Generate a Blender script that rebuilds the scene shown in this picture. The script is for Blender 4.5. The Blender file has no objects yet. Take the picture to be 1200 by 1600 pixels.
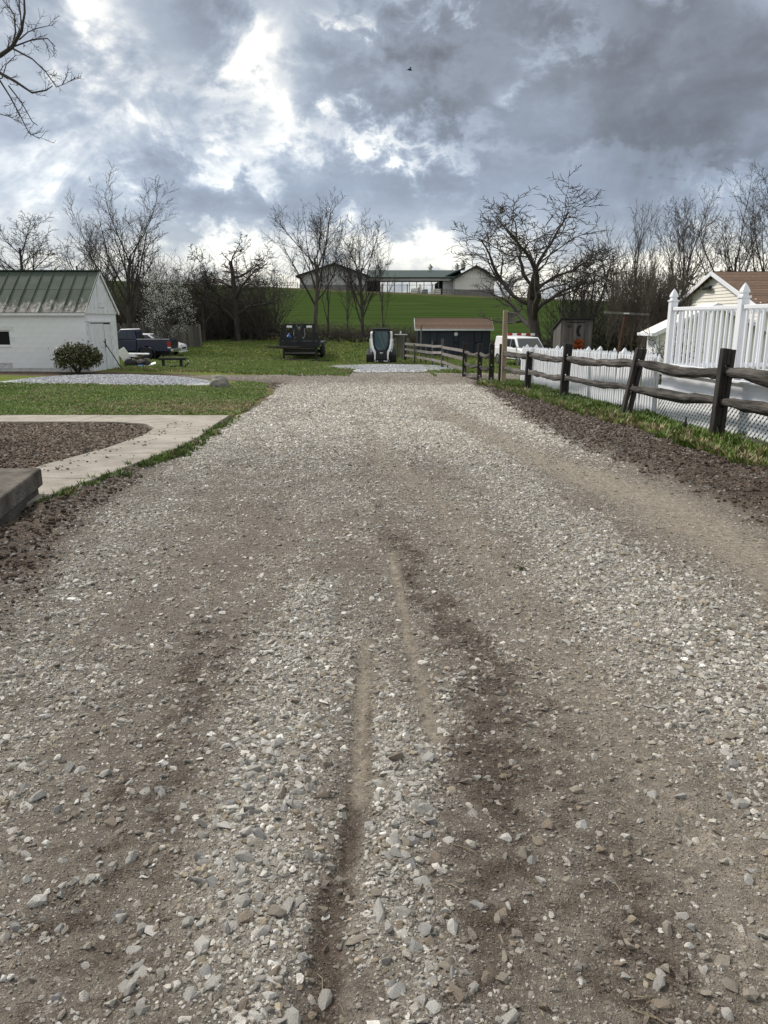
import bpy, bmesh, math, random
import numpy as np
from mathutils import Vector, Matrix, Euler
R = math.radians
SC = bpy.context.scene
COL = SC.collection
rnd = random.Random(7)

# ------------------------------------------------------------------ camera
CAMZ = 1.55
PITCH = math.atan(0.25)
cam_d = bpy.data.cameras.new('camera')
cam = bpy.data.objects.new('camera', cam_d); COL.objects.link(cam)
cam.location = (0, 0, CAMZ)
cam.rotation_euler = (math.pi/2 - PITCH, 0, 0)
cam_d.sensor_fit = 'VERTICAL'; cam_d.sensor_height = 36.0; cam_d.lens = 27.0
cam_d.clip_start = 0.05; cam_d.clip_end = 6000
SC.camera = cam

# ------------------------------------------------------------------ sky, sun, exposure
SUN_EL, SUN_AZ = R(42), R(-52)          # azimuth measured from +Y towards +X
SC.view_settings.view_transform = 'Standard'
SC.view_settings.look = 'None'
SC.view_settings.gamma = 1.0
SC.view_settings.exposure = 0.6
SC.view_settings.use_curve_mapping = False
SC.render.film_transparent = False
SC.cycles.max_bounces = 4; SC.cycles.diffuse_bounces = 2; SC.cycles.glossy_bounces = 2
SC.cycles.transparent_max_bounces = 8

def sky_world():
    w = bpy.data.worlds.new('World'); SC.world = w; w.use_nodes = True
    nt = w.node_tree; N = nt.nodes; L = nt.links; N.clear()
    def new(t, **k):
        n = N.new(t)
        for a, b in k.items(): setattr(n, a, b)
        return n
    def put(sock, v):
        if hasattr(v, 'is_linked') or hasattr(v, 'links'): L.new(v, sock)
        else: sock.default_value = v
    def m(op, a, b=0.0, c=None, clamp=False):
        n = new('ShaderNodeMath', operation=op, use_clamp=clamp)
        put(n.inputs[0], a); put(n.inputs[1], b)
        if c is not None: put(n.inputs[2], c)
        return n.outputs[0]
    tc = new('ShaderNodeTexCoord'); sep = new('ShaderNodeSeparateXYZ')
    L.new(tc.outputs['Generated'], sep.inputs[0])
    x, y, z = sep.outputs
    az = m('ARCTAN2', x, y); el = m('ARCSINE', z)
    # cloud-layer plane: clouds shrink towards the horizon
    den = m('ADD', m('MAXIMUM', z, 0.0), 0.10)
    cx = m('DIVIDE', x, den); cy = m('DIVIDE', y, den)
    cmb = new('ShaderNodeCombineXYZ'); put(cmb.inputs[0], cx); put(cmb.inputs[1], cy); put(cmb.inputs[2], 0.37)
    ang = new('ShaderNodeCombineXYZ'); put(ang.inputs[0], az); put(ang.inputs[1], m('MULTIPLY', el, 1.35)); put(ang.inputs[2], 1.7)
    def noise(vec, scale, detail, rough, dist=0.0, lac=2.0):
        n = new('ShaderNodeTexNoise'); L.new(vec, n.inputs['Vector'])
        n.inputs['Scale'].default_value = scale; n.inputs['Detail'].default_value = detail
        n.inputs['Roughness'].default_value = rough; n.inputs['Distortion'].default_value = dist
        n.inputs['Lacunarity'].default_value = lac
        return n.outputs['Fac']
    n1 = noise(cmb.outputs[0], 0.55, 9, 0.56, 0.35)
    n2 = noise(ang.outputs[0], 6.8, 10, 0.58, 0.40)
    n3 = noise(ang.outputs[0], 22.0, 8, 0.62, 0.25)
    base = m('ADD', 0.455, m('MULTIPLY', m('SUBTRACT', n1, 0.5), 0.62))
    base = m('ADD', base, m('MULTIPLY', m('SUBTRACT', n2, 0.5), 0.62))
    base = m('ADD', base, m('MULTIPLY', m('SUBTRACT', n3, 0.5), 0.16))
    # warped coordinates so that the cloud masses have torn edges
    azw = m('ADD', az, m('MULTIPLY', m('SUBTRACT', n2, 0.5), 0.34))
    elw = m('ADD', el, m('MULTIPLY', m('SUBTRACT', n3, 0.5), 0.20))
    def blob(px, py, sx, sy, amp, rot=0.0):
        # cloud mass: place and size as angles on the sky
        d = ray(px, py); a0 = math.atan2(d[0], d[1]); e0 = math.atan2(d[2], math.hypot(d[0], d[1]))
        sx = sx/1200; sy = sy/1200; c, s = math.cos(R(rot)), math.sin(R(rot))
        da = m('SUBTRACT', azw, a0); de = m('SUBTRACT', elw, e0)
        u = m('DIVIDE', m('ADD', m('MULTIPLY', da, c), m('MULTIPLY', de, -s)), sx)
        v = m('DIVIDE', m('ADD', m('MULTIPLY', da, s), m('MULTIPLY', de, c)), sy)
        q = m('ADD', m('MULTIPLY', u, u), m('MULTIPLY', v, v))
        return m('MULTIPLY', m('POWER', 2.71828, m('MULTIPLY', q, -1.0)), amp)
    tear = m('ADD', m('MULTIPLY', m('SUBTRACT', n2, 0.42), 3.2), m('MULTIPLY', m('SUBTRACT', n3, 0.45), 1.7))
    tear = m('ADD', 0.45, tear)
    pos = 0.0
    for b in SKY_BLOBS:
        if b[4] > 0: pos = m('ADD', pos, blob(*b))
        else: base = m('ADD', base, blob(*b))
    base = m('ADD', base, m('MULTIPLY', pos, m('MINIMUM', m('MAXIMUM', tear, 0.08), 1.5)))
    # pale strip low over the whole horizon
    strip = m('POWER', 2.71828, m('MULTIPLY', m('POWER', m('DIVIDE', m('SUBTRACT', elw, 0.052), 0.036), 2.0), -1.0))
    base = m('ADD', base, m('MULTIPLY', strip, 0.27))
    # an overcast sky is brightest overhead
    zen = m('MULTIPLY', m('SUBTRACT', el, 0.40), 1.4, clamp=True)
    base = m('ADD', base, m('MULTIPLY', zen, 0.38))
    # unseen sky behind the camera brightened to light facing walls, as front-lit cloud
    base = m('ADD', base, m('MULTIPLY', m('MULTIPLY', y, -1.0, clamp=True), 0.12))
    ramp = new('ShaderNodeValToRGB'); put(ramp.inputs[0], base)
    cr = ramp.color_ramp; cr.interpolation = 'B_SPLINE'
    stops = SKY_RAMP
    cr.elements[0].position = stops[0][0]; cr.elements[0].color = (*stops[0][1], 1)
    cr.elements[1].position = stops[-1][0]; cr.elements[1].color = (*stops[-1][1], 1)
    for p, c in stops[1:-1]:
        e = cr.elements.new(p); e.color = (*c, 1)
    blu = new('ShaderNodeMix', data_type='RGBA', blend_type='MULTIPLY')
    put(blu.inputs[0], m('SUBTRACT', 1.0, m('DIVIDE', m('ABSOLUTE', m('SUBTRACT', el, 0.15)), 0.12), clamp=True))
    L.new(ramp.outputs[0], blu.inputs[6]); blu.inputs[7].default_value = (0.97, 1.01, 1.07, 1)
    # slight warmth low down
    warm = m('MULTIPLY', m('SUBTRACT', 1.0, m('DIVIDE', el, 0.13), clamp=True), 0.55, clamp=True)
    mixw = new('ShaderNodeMix', data_type='RGBA', blend_type='MULTIPLY'); put(mixw.inputs[0], warm)
    L.new(blu.outputs[2], mixw.inputs[6]); mixw.inputs[7].default_value = (1.08, 1.0, 0.82, 1)
    sky = new('ShaderNodeTexSky'); sky.sky_type = 'NISHITA'; sky.sun_disc = False
    sky.sun_elevation = SUN_EL; sky.sun_rotation = SUN_AZ
    b1 = new('ShaderNodeBackground'); b1.inputs[1].default_value = 0.10; L.new(sky.outputs[0], b1.inputs[0])
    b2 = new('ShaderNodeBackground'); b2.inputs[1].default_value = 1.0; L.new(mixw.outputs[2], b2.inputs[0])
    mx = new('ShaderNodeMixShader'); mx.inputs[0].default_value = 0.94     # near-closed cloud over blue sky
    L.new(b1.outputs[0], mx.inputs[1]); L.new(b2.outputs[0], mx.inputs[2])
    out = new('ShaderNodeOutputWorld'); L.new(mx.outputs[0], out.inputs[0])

CT, ST = math.cos(PITCH), math.sin(PITCH)
def ray(px, py):
    u = (px-600)/1200; v = (800-py)/1200
    return (u, CT+v*ST, -ST+v*CT)
SKY_BLOBS = [
    (330, 170, 140, 34, 0.29, -32), (165, 70, 40, 100, 0.24, 12), (410, 235, 60, 40, 0.24, -20), (150, 0, 80, 36, 0.20, 0),
    (655, 222, 130, 28, 0.42, 8), (660, 2, 70, 16, 0.36, 0), (455, 95, 46, 70, 0.34, -25), (880, 80, 70, 20, 0.26, -25), (250, 110, 60, 44, 0.18, -20), (330, 262, 60, 18, 0.20, 0), (300, 150, 330, 150, 0.05, -20),
    (320, 50, 100, 44, -0.16, 20), (600, 140, 120, 52, -0.22, 20), (980, 150, 280, 80, -0.20, 8), (900, 6, 260, 36, -0.22, 0),
    (1150, 60, 90, 50, -0.08, 0), (560, 290, 260, 44, -0.04, 0), (80, 270, 240, 80, 0.04, 0), (1000, 235, 170, 34, -0.12, 8),
    (1100, 265, 150, 18, 0.22, 6), (640, 385, 150, 26, 0.22, 0), (350, 385, 90, 14, 0.22, 0), (1000, 400, 200, 50, 0.12, 0),
]
SKY_RAMP = [(0.0, (0.076, 0.080, 0.090)), (0.22, (0.140, 0.150, 0.173)), (0.40, (0.225, 0.256, 0.312)), (0.56, (0.31, 0.35, 0.405)),
            (0.70, (0.50, 0.52, 0.54)), (0.84, (0.78, 0.77, 0.715)), (1.0, (1.04, 1.015, 0.925))]
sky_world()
sun_d = bpy.data.lights.new('sun', 'SUN'); sun_d.energy = 2.6; sun_d.angle = R(9); sun_d.color = (1.0, 0.95, 0.88)
sun = bpy.data.objects.new('sun', sun_d); COL.objects.link(sun)
sv = Vector((math.sin(SUN_AZ)*math.cos(SUN_EL), math.cos(SUN_AZ)*math.cos(SUN_EL), math.sin(SUN_EL)))
sun.rotation_euler = sv.to_track_quat('Z', 'Y').to_euler(); sun.location = (-10, 20, 40)

# ------------------------------------------------------------------ numeric helpers
def sst(a, b, x):
    t = np.clip((np.asarray(x, float)-a)/(b-a), 0, 1); return t*t*(3-2*t)
_perm = np.random.RandomState(3).permutation(256)
_perm = np.concatenate([_perm, _perm, _perm])
_gr = np.array([(math.cos(a), math.sin(a)) for a in np.linspace(0, 2*math.pi, 16, endpoint=False)])
def perlin(x, y):
    x = np.asarray(x, float); y = np.asarray(y, float)
    xi = np.floor(x).astype(int); yi = np.floor(y).astype(int)
    xf = x-xi; yf = y-yi; u = xf**3*(xf*(xf*6-15)+10); v = yf**3*(yf*(yf*6-15)+10)
    def g(ix, iy, dx, dy):
        h = _perm[_perm[ix & 255]+(iy & 255)] & 15
        return _gr[h, 0]*dx+_gr[h, 1]*dy
    a = g(xi, yi, xf, yf); b = g(xi+1, yi, xf-1, yf); c = g(xi, yi+1, xf, yf-1); d = g(xi+1, yi+1, xf-1, yf-1)
    return (a+(b-a)*u)+((c+(d-c)*u)-(a+(b-a)*u))*v
def fbm(x, y, o=4):
    s = 0; a = 1.0; f = 1.0
    for i in range(o):
        s = s+a*perlin(np.asarray(x)*f+17.3*i, np.asarray(y)*f-9.1*i); a *= .5; f *= 2.03
    return s
_py = np.array([-60, 0, 20, 40, 47, 53, 66, 82, 100, 150, 185, 203, 225, 300, 450, 800, 1600, 5000], float)
_pz = np.array([1.3, 0, -.44, -.88, -1.0, -.93, -.15, .7, 1.9, 5.4, 7.7, 8.45, 8.2, 5, 0, -6, -12, -20], float)
_pm = np.zeros(len(_py)); _sl = np.diff(_pz)/np.diff(_py)
_pm[1:-1] = (_sl[1:]+_sl[:-1])/2; _pm[0] = _sl[0]; _pm[-1] = _sl[-1]
def gz(x, y):
    """terrain height"""
    x = np.asarray(x, float); y = np.clip(np.asarray(y, float), -59.9, 4999)
    i = np.clip(np.searchsorted(_py, y)-1, 0, len(_py)-2); h = _py[i+1]-_py[i]; t = (y-_py[i])/h
    z = (2*t**3-3*t**2+1)*_pz[i]+(t**3-2*t**2+t)*h*_pm[i]+(-2*t**3+3*t**2)*_pz[i+1]+(t**3-t**2)*h*_pm[i+1]
    z = z+.25*sst(-1, -12, x)*sst(14, 32, y)*(1-sst(60, 85, y))
    z = z-.55*sst(0, 4, x)*sst(48, 58, y)*(1-sst(68, 92, y))
    z = z-.04*np.clip(x, -110, 130)*sst(90, 200, y)
    return z
def G(x, y): return float(gz(x, y))
def at(px, py, Y):
    d = ray(px, py); t = Y/d[1]; return Vector((d[0]*t, Y, CAMZ+d[2]*t))
def atx(px, py, X):
    d = ray(px, py); t = X/d[0]; return Vector((X, d[1]*t, CAMZ+d[2]*t))

# ------------------------------------------------------------------ materials
MATS = {}
def mat(name, col, rough=.8, var=.12, scale=4.0, bump=.0, bscale=40.0, metal=0.0, rndv=0.0, stretch=(1, 1, 1), col2=None, spec=.4, sharp=(0.35, 0.65), emit=None):
    """procedural paint/wood/stone: colour drifting between two tones, per-piece variation, fine relief"""
    if name in MATS: return MATS[name]
    m = bpy.data.materials.new(name); m.use_nodes = True; nt = m.node_tree; N = nt.nodes; L = nt.links
    b = N['Principled BSDF']; b.inputs['Roughness'].default_value = rough; b.inputs['Metallic'].default_value = metal
    b.inputs['Specular IOR Level'].default_value = spec
    tc = N.new('ShaderNodeTexCoord'); mp = N.new('ShaderNodeMapping'); mp.inputs['Scale'].default_value = stretch
    L.new(tc.outputs['Object'], mp.inputs[0])
    n = N.new('ShaderNodeTexNoise'); n.inputs['Scale'].default_value = scale; n.inputs['Detail'].default_value = 8; n.inputs['Roughness'].default_value = .62
    L.new(mp.outputs[0], n.inputs['Vector'])
    r = N.new('ShaderNodeValToRGB'); L.new(n.outputs['Fac'], r.inputs[0])
    c2 = col2 if col2 else tuple(min(1, c*(1+var)) for c in col)
    c1 = col if col2 else tuple(c*(1-var) for c in col)
    r.color_ramp.elements[0].position = sharp[0]; r.color_ramp.elements[0].color = (*c1, 1)
    r.color_ramp.elements[1].position = sharp[1]; r.color_ramp.elements[1].color = (*c2, 1)
    out = r.outputs[0]
    if rndv:
        oi = N.new('ShaderNodeObjectInfo'); mr = N.new('ShaderNodeMapRange'); L.new(oi.outputs['Random'], mr.inputs[0])
        mr.inputs[3].default_value = 1-rndv; mr.inputs[4].default_value = 1+rndv
        mm = N.new('ShaderNodeMix'); mm.data_type = 'RGBA'; mm.blend_type = 'MULTIPLY'; mm.inputs[0].default_value = 1
        L.new(out, mm.inputs[6]); L.new(mr.outputs[0], mm.inputs[7]); out = mm.outputs[2]
    L.new(out, b.inputs['Base Color'])
    if bump:
        n2 = N.new('ShaderNodeTexNoise'); n2.inputs['Scale'].default_value = bscale; n2.inputs['Detail'].default_value = 6
        L.new(mp.outputs[0], n2.inputs['Vector'])
        bp = N.new('ShaderNodeBump'); bp.inputs['Strength'].default_value = bump; bp.inputs['Distance'].default_value = .02
        L.new(n2.outputs['Fac'], bp.inputs['Height']); L.new(bp.outputs[0], b.inputs['Normal'])
    MATS[name] = m; return m

def glass(name, col=(.02, .025, .03), rough=.06):
    m = mat(name, col, rough, .05, 2.0, spec=.7); return m

mat('white_block', (.78, .785, .79), .75, .06, 3, .25, 60, rndv=.015, col2=(.85, .855, .86))
mat('white_paint', (.78, .785, .80), .6, .06, 3, .15, 50, rndv=.03)
mat('white_vinyl', (.80, .81, .84), .38, .03, 2, rndv=.02)
mat('dirty_vinyl', (.84, .845, .86), .45, .05, 2.2, .05, 30, col2=(.70, .68, .62), sharp=(.58, .85))
mat('mortar', (.72, .725, .73), .9, .1, 8, .3, 60)
mat('weathered', (.105, .096, .086), .9, .35, 6, .6, 50, rndv=.22, stretch=(1, 1, .12))
mat('weathered_h', (.19, .17, .155), .9, .35, 6, .6, 50, rndv=.22, stretch=(.12, 1, 1))
mat('rail_wood', (.024, .020, .017), .92, .6, 9, .9, 34, rndv=.25, stretch=(1, .14, 1.6), col2=(.150, .135, .118), sharp=(.40, .74))
mat('post_wood', (.018, .015, .013), .85, .5, 7, .8, 30, rndv=.2, stretch=(1, 1, .16), col2=(.07, .06, .052), sharp=(.4, .8))
mat('fence_board', (.13, .12, .105), .92, .4, 5, .6, 40, rndv=.3, stretch=(1, 1, .1))
mat('new_post', (.30, .235, .16), .8, .2, 6, .3, 40, stretch=(1, 1, .12))
mat('bark', (.065, .055, .048), .95, .35, 5, .8, 25, stretch=(1, 1, .25))
mat('bark_pale', (.10, .085, .07), .95, .35, 5, .8, 25, stretch=(1, 1, .25))
mat('twig', (.062, .054, .048), .95, .25, 2)
mat('twig_brown', (.075, .064, .052), .95, .25, 2)
mat('brush_brown', (.088, .072, .058), .95, .35, 1)
mat('blossom', (.66, .67, .61), .8, .15, 2, rndv=0)
mat('leaf_dark', (.045, .048, .020), .5, .5, 3.5, col2=(.115, .115, .045))
mat('leaf_green', (.05, .085, .02), .7, .4, 1.5, col2=(.10, .15, .04))
mat('undergrowth', (.045, .055, .026), .9, .5, .35, col2=(.11, .105, .06), spec=.1)
mat('black_metal', (.012, .013, .016), .45, .3, 4, .1, 30)
mat('black_rubber', (.02, .02, .021), .75, .25, 8, .3, 60)
mat('rust', (.10, .042, .025), .85, .4, 8, .4, 50, col2=(.05, .02, .014))
mat('white_coat', (.78, .78, .79), .35, .03, 2)
mat('navy_paint', (.003, .009, .040), .22, .1, 2, spec=.6)
mat('chrome', (.55, .56, .58), .22, .1, 4, metal=.9)
mat('concrete', (.25, .222, .185), .95, .13, 2.2, .6, 120, col2=(.40, .365, .315), sharp=(.28, .58), spec=.1)
mat('concrete_old', (.06, .052, .043), .95, .4, 4.2, .9, 40, col2=(.20, .18, .155), sharp=(.3, .72), spec=.1)
mat('brown_shingle', (.15, .095, .065), .9, .25, 9, .5, 60, rndv=.18)
mat('green_metal', (.030, .050, .038), .5, .15, 1)
mat('barn_cream', (.72, .69, .63), .8, .05, .4)
mat('barn_grey', (.50, .495, .47), .8, .08, .4)
mat('barn_stone', (.20, .19, .18), .9, .3, 2.5)
mat('slate_siding', (.040, .046, .062), .7, .12, 5, rndv=.05)
mat('dark_trim', (.008, .009, .012), .6)
mat('cream_siding', (.80, .77, .68), .6, .03, 1.5, rndv=.02)
mat('dark', (.008, .008, .009), .9)
mat('orange', (.32, .075, .015), .7, .4, 14, .5, 20)
mat('red_lens', (.35, .015, .015), .3)
mat('blue_plastic', (.03, .12, .42), .45, .15, 4)
mat('stone_grey', (.20, .185, .165), .95, .25, 5, .9, 14, col2=(.30, .28, .25))
glass('dark_glass'); glass('teal_glass', (.05, .095, .115), .12)

# ------------------------------------------------------------------ mesh helpers
class MB:
    def __init__(s): s.v = []; s.f = []
    def add(s, vs, fs):
        o = len(s.v); s.v += [tuple(v) for v in vs]; s.f += [tuple(i+o for i in f) for f in fs]; return s
    def box(s, c, size, rot=None):
        hx, hy, hz = size[0]/2, size[1]/2, size[2]/2
        vs = [Vector((x*hx, y*hy, z*hz)) for x in (-1, 1) for y in (-1, 1) for z in (-1, 1)]
        if rot is not None:
            e = Euler(rot).to_matrix(); vs = [e @ v for v in vs]
        c = Vector(c); vs = [v+c for v in vs]
        return s.add(vs, [(0, 1, 3, 2), (4, 6, 7, 5), (0, 4, 5, 1), (2, 3, 7, 6), (0, 2, 6, 4), (1, 5, 7, 3)])
    def bb(s, x0, x1, y0, y1, z0, z1): return s.box(((x0+x1)/2, (y0+y1)/2, (z0+z1)/2), (x1-x0, y1-y0, z1-z0))
    def prism(s, poly, axis, a, b):
        """poly: 2D points in the other two axes (order x,y,z without axis)"""
        def p(q, t):
            if axis == 'x': return (t, q[0], q[1])
            if axis == 'y': return (q[0], t, q[1])
            return (q[0], q[1], t)
        n = len(poly); vs = [p(q, a) for q in poly]+[p(q, b) for q in poly]
        fs = [tuple(range(n))[::-1], tuple(range(n, 2*n))]+[(i, (i+1) % n, n+(i+1) % n, n+i) for i in range(n)]
        return s.add(vs, fs)
    def bar(s, a, b, w, h=None, up=(0, 0, 1), w2=None):
        """square bar from a to b"""
        h = h or w; a = Vector(a); b = Vector(b); d = (b-a).normalized(); up = Vector(up)
        if abs(d.dot(up)) > .98: up = Vector((0, 1, 0))
        sx = d.cross(up).normalized(); sy = sx.cross(d).normalized()
        k = (w2/w) if w2 else 1.0
        vs = []
        for q, e in ((a, 1.0), (b, k)):
            for i, j in ((-1, -1), (1, -1), (1, 1), (-1, 1)): vs.append(q+sx*(i*w/2*e)+sy*(j*h/2*e))
        return s.add(vs, [(0, 1, 2, 3)[::-1], (4, 5, 6, 7), (0, 1, 5, 4), (1, 2, 6, 5), (2, 3, 7, 6), (3, 0, 4, 7)])
    def tube(s, pts, rad, n=8, cap=True):
        pts = [Vector(p) for p in pts]
        if not hasattr(rad, '__len__'): rad = [rad]*len(pts)
        o = len(s.v); up = Vector((.31, .17, .93))
        for i, p in enumerate(pts):
            d = (pts[min(i+1, len(pts)-1)]-pts[max(i-1, 0)])
            d = d.normalized() if d.length > 1e-9 else Vector((0, 0, 1))
            sx = d.cross(up)
            if sx.length < .05: sx = d.cross(Vector((1, 0, 0)))
            sx.normalize(); sy = sx.cross(d)
            for k in range(n):
                a = 2*math.pi*k/n; s.v.append(tuple(p+(sx*math.cos(a)+sy*math.sin(a))*rad[i]))
        for i in range(len(pts)-1):
            for k in range(n):
                s.f.append((o+i*n+k, o+i*n+(k+1) % n, o+(i+1)*n+(k+1) % n, o+(i+1)*n+k))
        if cap:
            s.f.append(tuple(o+k for k in range(n))[::-1]); s.f.append(tuple(o+(len(pts)-1)*n+k for k in range(n)))
        return s
    def lathe(s, prof, c, axis='z', n=20):
        """prof: (radius, height) pairs along the axis from c"""
        o = len(s.v); c = Vector(c)
        for r, h in prof:
            for k in range(n):
                a = 2*math.pi*k/n; u, v = r*math.cos(a), r*math.sin(a)
                s.v.append(tuple(c+(Vector((u, v, h)) if axis == 'z' else Vector((u, h, v)) if axis == 'y' else Vector((h, u, v)))))
        for i in range(len(prof)-1):
            for k in range(n): s.f.append((o+i*n+k, o+i*n+(k+1) % n, o+(i+1)*n+(k+1) % n, o+(i+1)*n+k))
        s.f.append(tuple(o+k for k in range(n))[::-1]); s.f.append(tuple(o+(len(prof)-1)*n+k for k in range(n)))
        return s
    def mesh(s, name, m, smooth=False):
        me = bpy.data.meshes.new(name); me.from_pydata(s.v, [], s.f)
        bm = bmesh.new(); bm.from_mesh(me); bmesh.ops.recalc_face_normals(bm, faces=bm.faces); bm.to_mesh(me); bm.free()
        if m: me.materials.append(MATS[m] if isinstance(m, str) else m)
        if smooth: me.polygons.foreach_set('use_smooth', [True]*len(me.polygons))
        return me
    def build(s, name, m, parent=None, bevel=0, seg=2, smooth=False, jit=0):
        if jit: s.v = [(a+rnd.uniform(-jit, jit), b+rnd.uniform(-jit, jit), c+rnd.uniform(-jit, jit)) for a, b, c in s.v]
        o = bpy.data.objects.new(name, s.mesh(name, m, smooth)); COL.objects.link(o)
        if parent: o.parent = parent
        if bevel:
            md = o.modifiers.new('bevel', 'BEVEL'); md.width = bevel; md.segments = seg; md.limit_method = 'ANGLE'; md.angle_limit = R(35)
        return o
def link_mesh(name, me, parent=None, loc=(0, 0, 0), rot=(0, 0, 0), scale=(1, 1, 1)):
    o = bpy.data.objects.new(name, me); COL.objects.link(o); o.parent = parent
    o.location = loc; o.rotation_euler = rot; o.scale = scale; return o
def np_mesh(name, v, f, m, parent=None, smooth=False):
    """v (N,3) array, f (M,k) array, k = 3 or 4"""
    me = bpy.data.meshes.new(name); k = f.shape[1]
    me.vertices.add(len(v)); me.vertices.foreach_set('co', np.asarray(v, np.float32).ravel())
    me.loops.add(f.size); me.loops.foreach_set('vertex_index', f.astype(np.int32).ravel())
    me.polygons.add(len(f)); me.polygons.foreach_set('loop_start', np.arange(0, f.size, k, dtype=np.int32))
    me.update(calc_edges=True); me.validate()
    if m: me.materials.append(MATS[m] if isinstance(m, str) else m)
    if smooth: me.polygons.foreach_set('use_smooth', np.ones(len(me.polygons), bool))
    o = bpy.data.objects.new(name, me); COL.objects.link(o); o.parent = parent; return o
def thing(name, label, cat, loc=(0, 0, 0), rz=0.0, group=None):
    o = bpy.data.objects.new(name, None); COL.objects.link(o); o.empty_display_size = .2
    o.location = loc; o.rotation_euler = (0, 0, rz); return tag(o, label, cat, group)
def tag(o, label, cat, group=None):
    o['label'] = label; o['category'] = cat
    if group: o['group'] = group
    return o
def kind(o, k, label=None):
    o['kind'] = k
    if label: o['label'] = label
    return o
def color_attr(me, name, arr):
    a = me.attributes.new(name, 'FLOAT_COLOR', 'POINT'); c = np.ones((len(arr), 4), np.float32); c[:, :arr.shape[1]] = arr
    a.data.foreach_set('color', c.ravel())

# ------------------------------------------------------------------ scatter (geometry nodes on a point mesh)
def scatter_group(coll):
    ng = bpy.data.node_groups.new('scatter_'+coll.name, 'GeometryNodeTree')
    ng.interface.new_socket('Geometry', in_out='INPUT', socket_type='NodeSocketGeometry')
    ng.interface.new_socket('Geometry', in_out='OUTPUT', socket_type='NodeSocketGeometry')
    N = ng.nodes; L = ng.links
    i = N.new('NodeGroupInput'); o = N.new('NodeGroupOutput')
    ci = N.new('GeometryNodeCollectionInfo'); ci.inputs['Collection'].default_value = coll
    ci.inputs['Separate Children'].default_value = True; ci.inputs['Reset Children'].default_value = True
    ip = N.new('GeometryNodeInstanceOnPoints'); ip.inputs['Pick Instance'].default_value = True
    def attr(n, t):
        a = N.new('GeometryNodeInputNamedAttribute'); a.data_type = t; a.inputs['Name'].default_value = n; return a.outputs['Attribute']
    L.new(i.outputs[0], ip.inputs['Points']); L.new(ci.outputs[0], ip.inputs['Instance'])
    L.new(attr('pick', 'INT'), ip.inputs['Instance Index'])
    e = N.new('FunctionNodeEulerToRotation'); L.new(attr('rot', 'FLOAT_VECTOR'), e.inputs[0]); L.new(e.outputs[0], ip.inputs['Rotation'])
    L.new(attr('size', 'FLOAT_VECTOR'), ip.inputs['Scale']); L.new(ip.outputs[0], o.inputs[0])
    return ng
def scatter(name, pos, rot, size, pick, tint, coll, label=None, parent=None):
    n = len(pos); me = bpy.data.meshes.new(name); me.vertices.add(n)
    me.vertices.foreach_set('co', np.asarray(pos, np.float32).ravel())
    for nm, arr in (('rot', rot), ('size', size)):
        a = me.attributes.new(nm, 'FLOAT_VECTOR', 'POINT'); a.data.foreach_set('vector', np.asarray(arr, np.float32).ravel())
    a = me.attributes.new('pick', 'INT', 'POINT'); a.data.foreach_set('value', np.asarray(pick, np.int32))
    color_attr(me, 'tint', np.asarray(tint, np.float32))
    o = bpy.data.objects.new(name, me); COL.objects.link(o); o.parent = parent
    md = o.modifiers.new('scatter', 'NODES'); md.node_group = scatter_group(coll)
    return kind(o, 'stuff', label)
def tint_mat(name, rough=.9, rv=.3, bump=.0, bscale=60, hue=0.0, trans=0.0, spec=.3):
    """colour comes from the scattered piece's own tint, varied piece by piece"""
    m = bpy.data.materials.new(name); m.use_nodes = True; N = m.node_tree.nodes; L = m.node_tree.links; b = N['Principled BSDF']
    b.inputs['Roughness'].default_value = rough; b.inputs['Specular IOR Level'].default_value = spec
    at_ = N.new('ShaderNodeAttribute'); at_.attribute_type = 'INSTANCER'; at_.attribute_name = 'tint'
    oi = N.new('ShaderNodeObjectInfo'); mr = N.new('ShaderNodeMapRange'); L.new(oi.outputs['Random'], mr.inputs[0])
    mr.inputs[3].default_value = 1-rv; mr.inputs[4].default_value = 1+rv
    mm = N.new('ShaderNodeMix'); mm.data_type = 'RGBA'; mm.blend_type = 'MULTIPLY'; mm.inputs[0].default_value = 1
    L.new(at_.outputs['Color'], mm.inputs[6]); L.new(mr.outputs[0], mm.inputs[7])
    tc = N.new('ShaderNodeTexCoord'); n = N.new('ShaderNodeTexNoise'); n.inputs['Scale'].default_value = 2.5; n.inputs['Detail'].default_value = 5
    L.new(tc.outputs['Object'], n.inputs['Vector'])
    mr2 = N.new('ShaderNodeMapRange'); L.new(n.outputs['Fac'], mr2.inputs[0]); mr2.inputs[1].default_value = .3; mr2.inputs[2].default_value = .7
    mr2.inputs[3].default_value = .8; mr2.inputs[4].default_value = 1.15
    m3 = N.new('ShaderNodeMix'); m3.data_type = 'RGBA'; m3.blend_type = 'MULTIPLY'; m3.inputs[0].default_value = 1
    L.new(mm.outputs[2], m3.inputs[6]); L.new(mr2.outputs[0], m3.inputs[7]); L.new(m3.outputs[2], b.inputs['Base Color'])
    if bump:
        bp = N.new('ShaderNodeBump'); bp.inputs['Strength'].default_value = bump; bp.inputs['Distance'].default_value = .05
        n2 = N.new('ShaderNodeTexNoise'); n2.inputs['Scale'].default_value = 9; n2.inputs['Detail'].default_value = 5
        L.new(tc.outputs['Object'], n2.inputs['Vector']); L.new(n2.outputs['Fac'], bp.inputs['Height']); L.new(bp.outputs[0], b.inputs['Normal'])
    MATS[name] = m; return m
tint_mat('gravel_stone', .85, .22, .5); tint_mat('grass_blade', .6, .3, spec=.25); tint_mat('soil_clod', .97, .25, .8, spec=.1)

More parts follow.
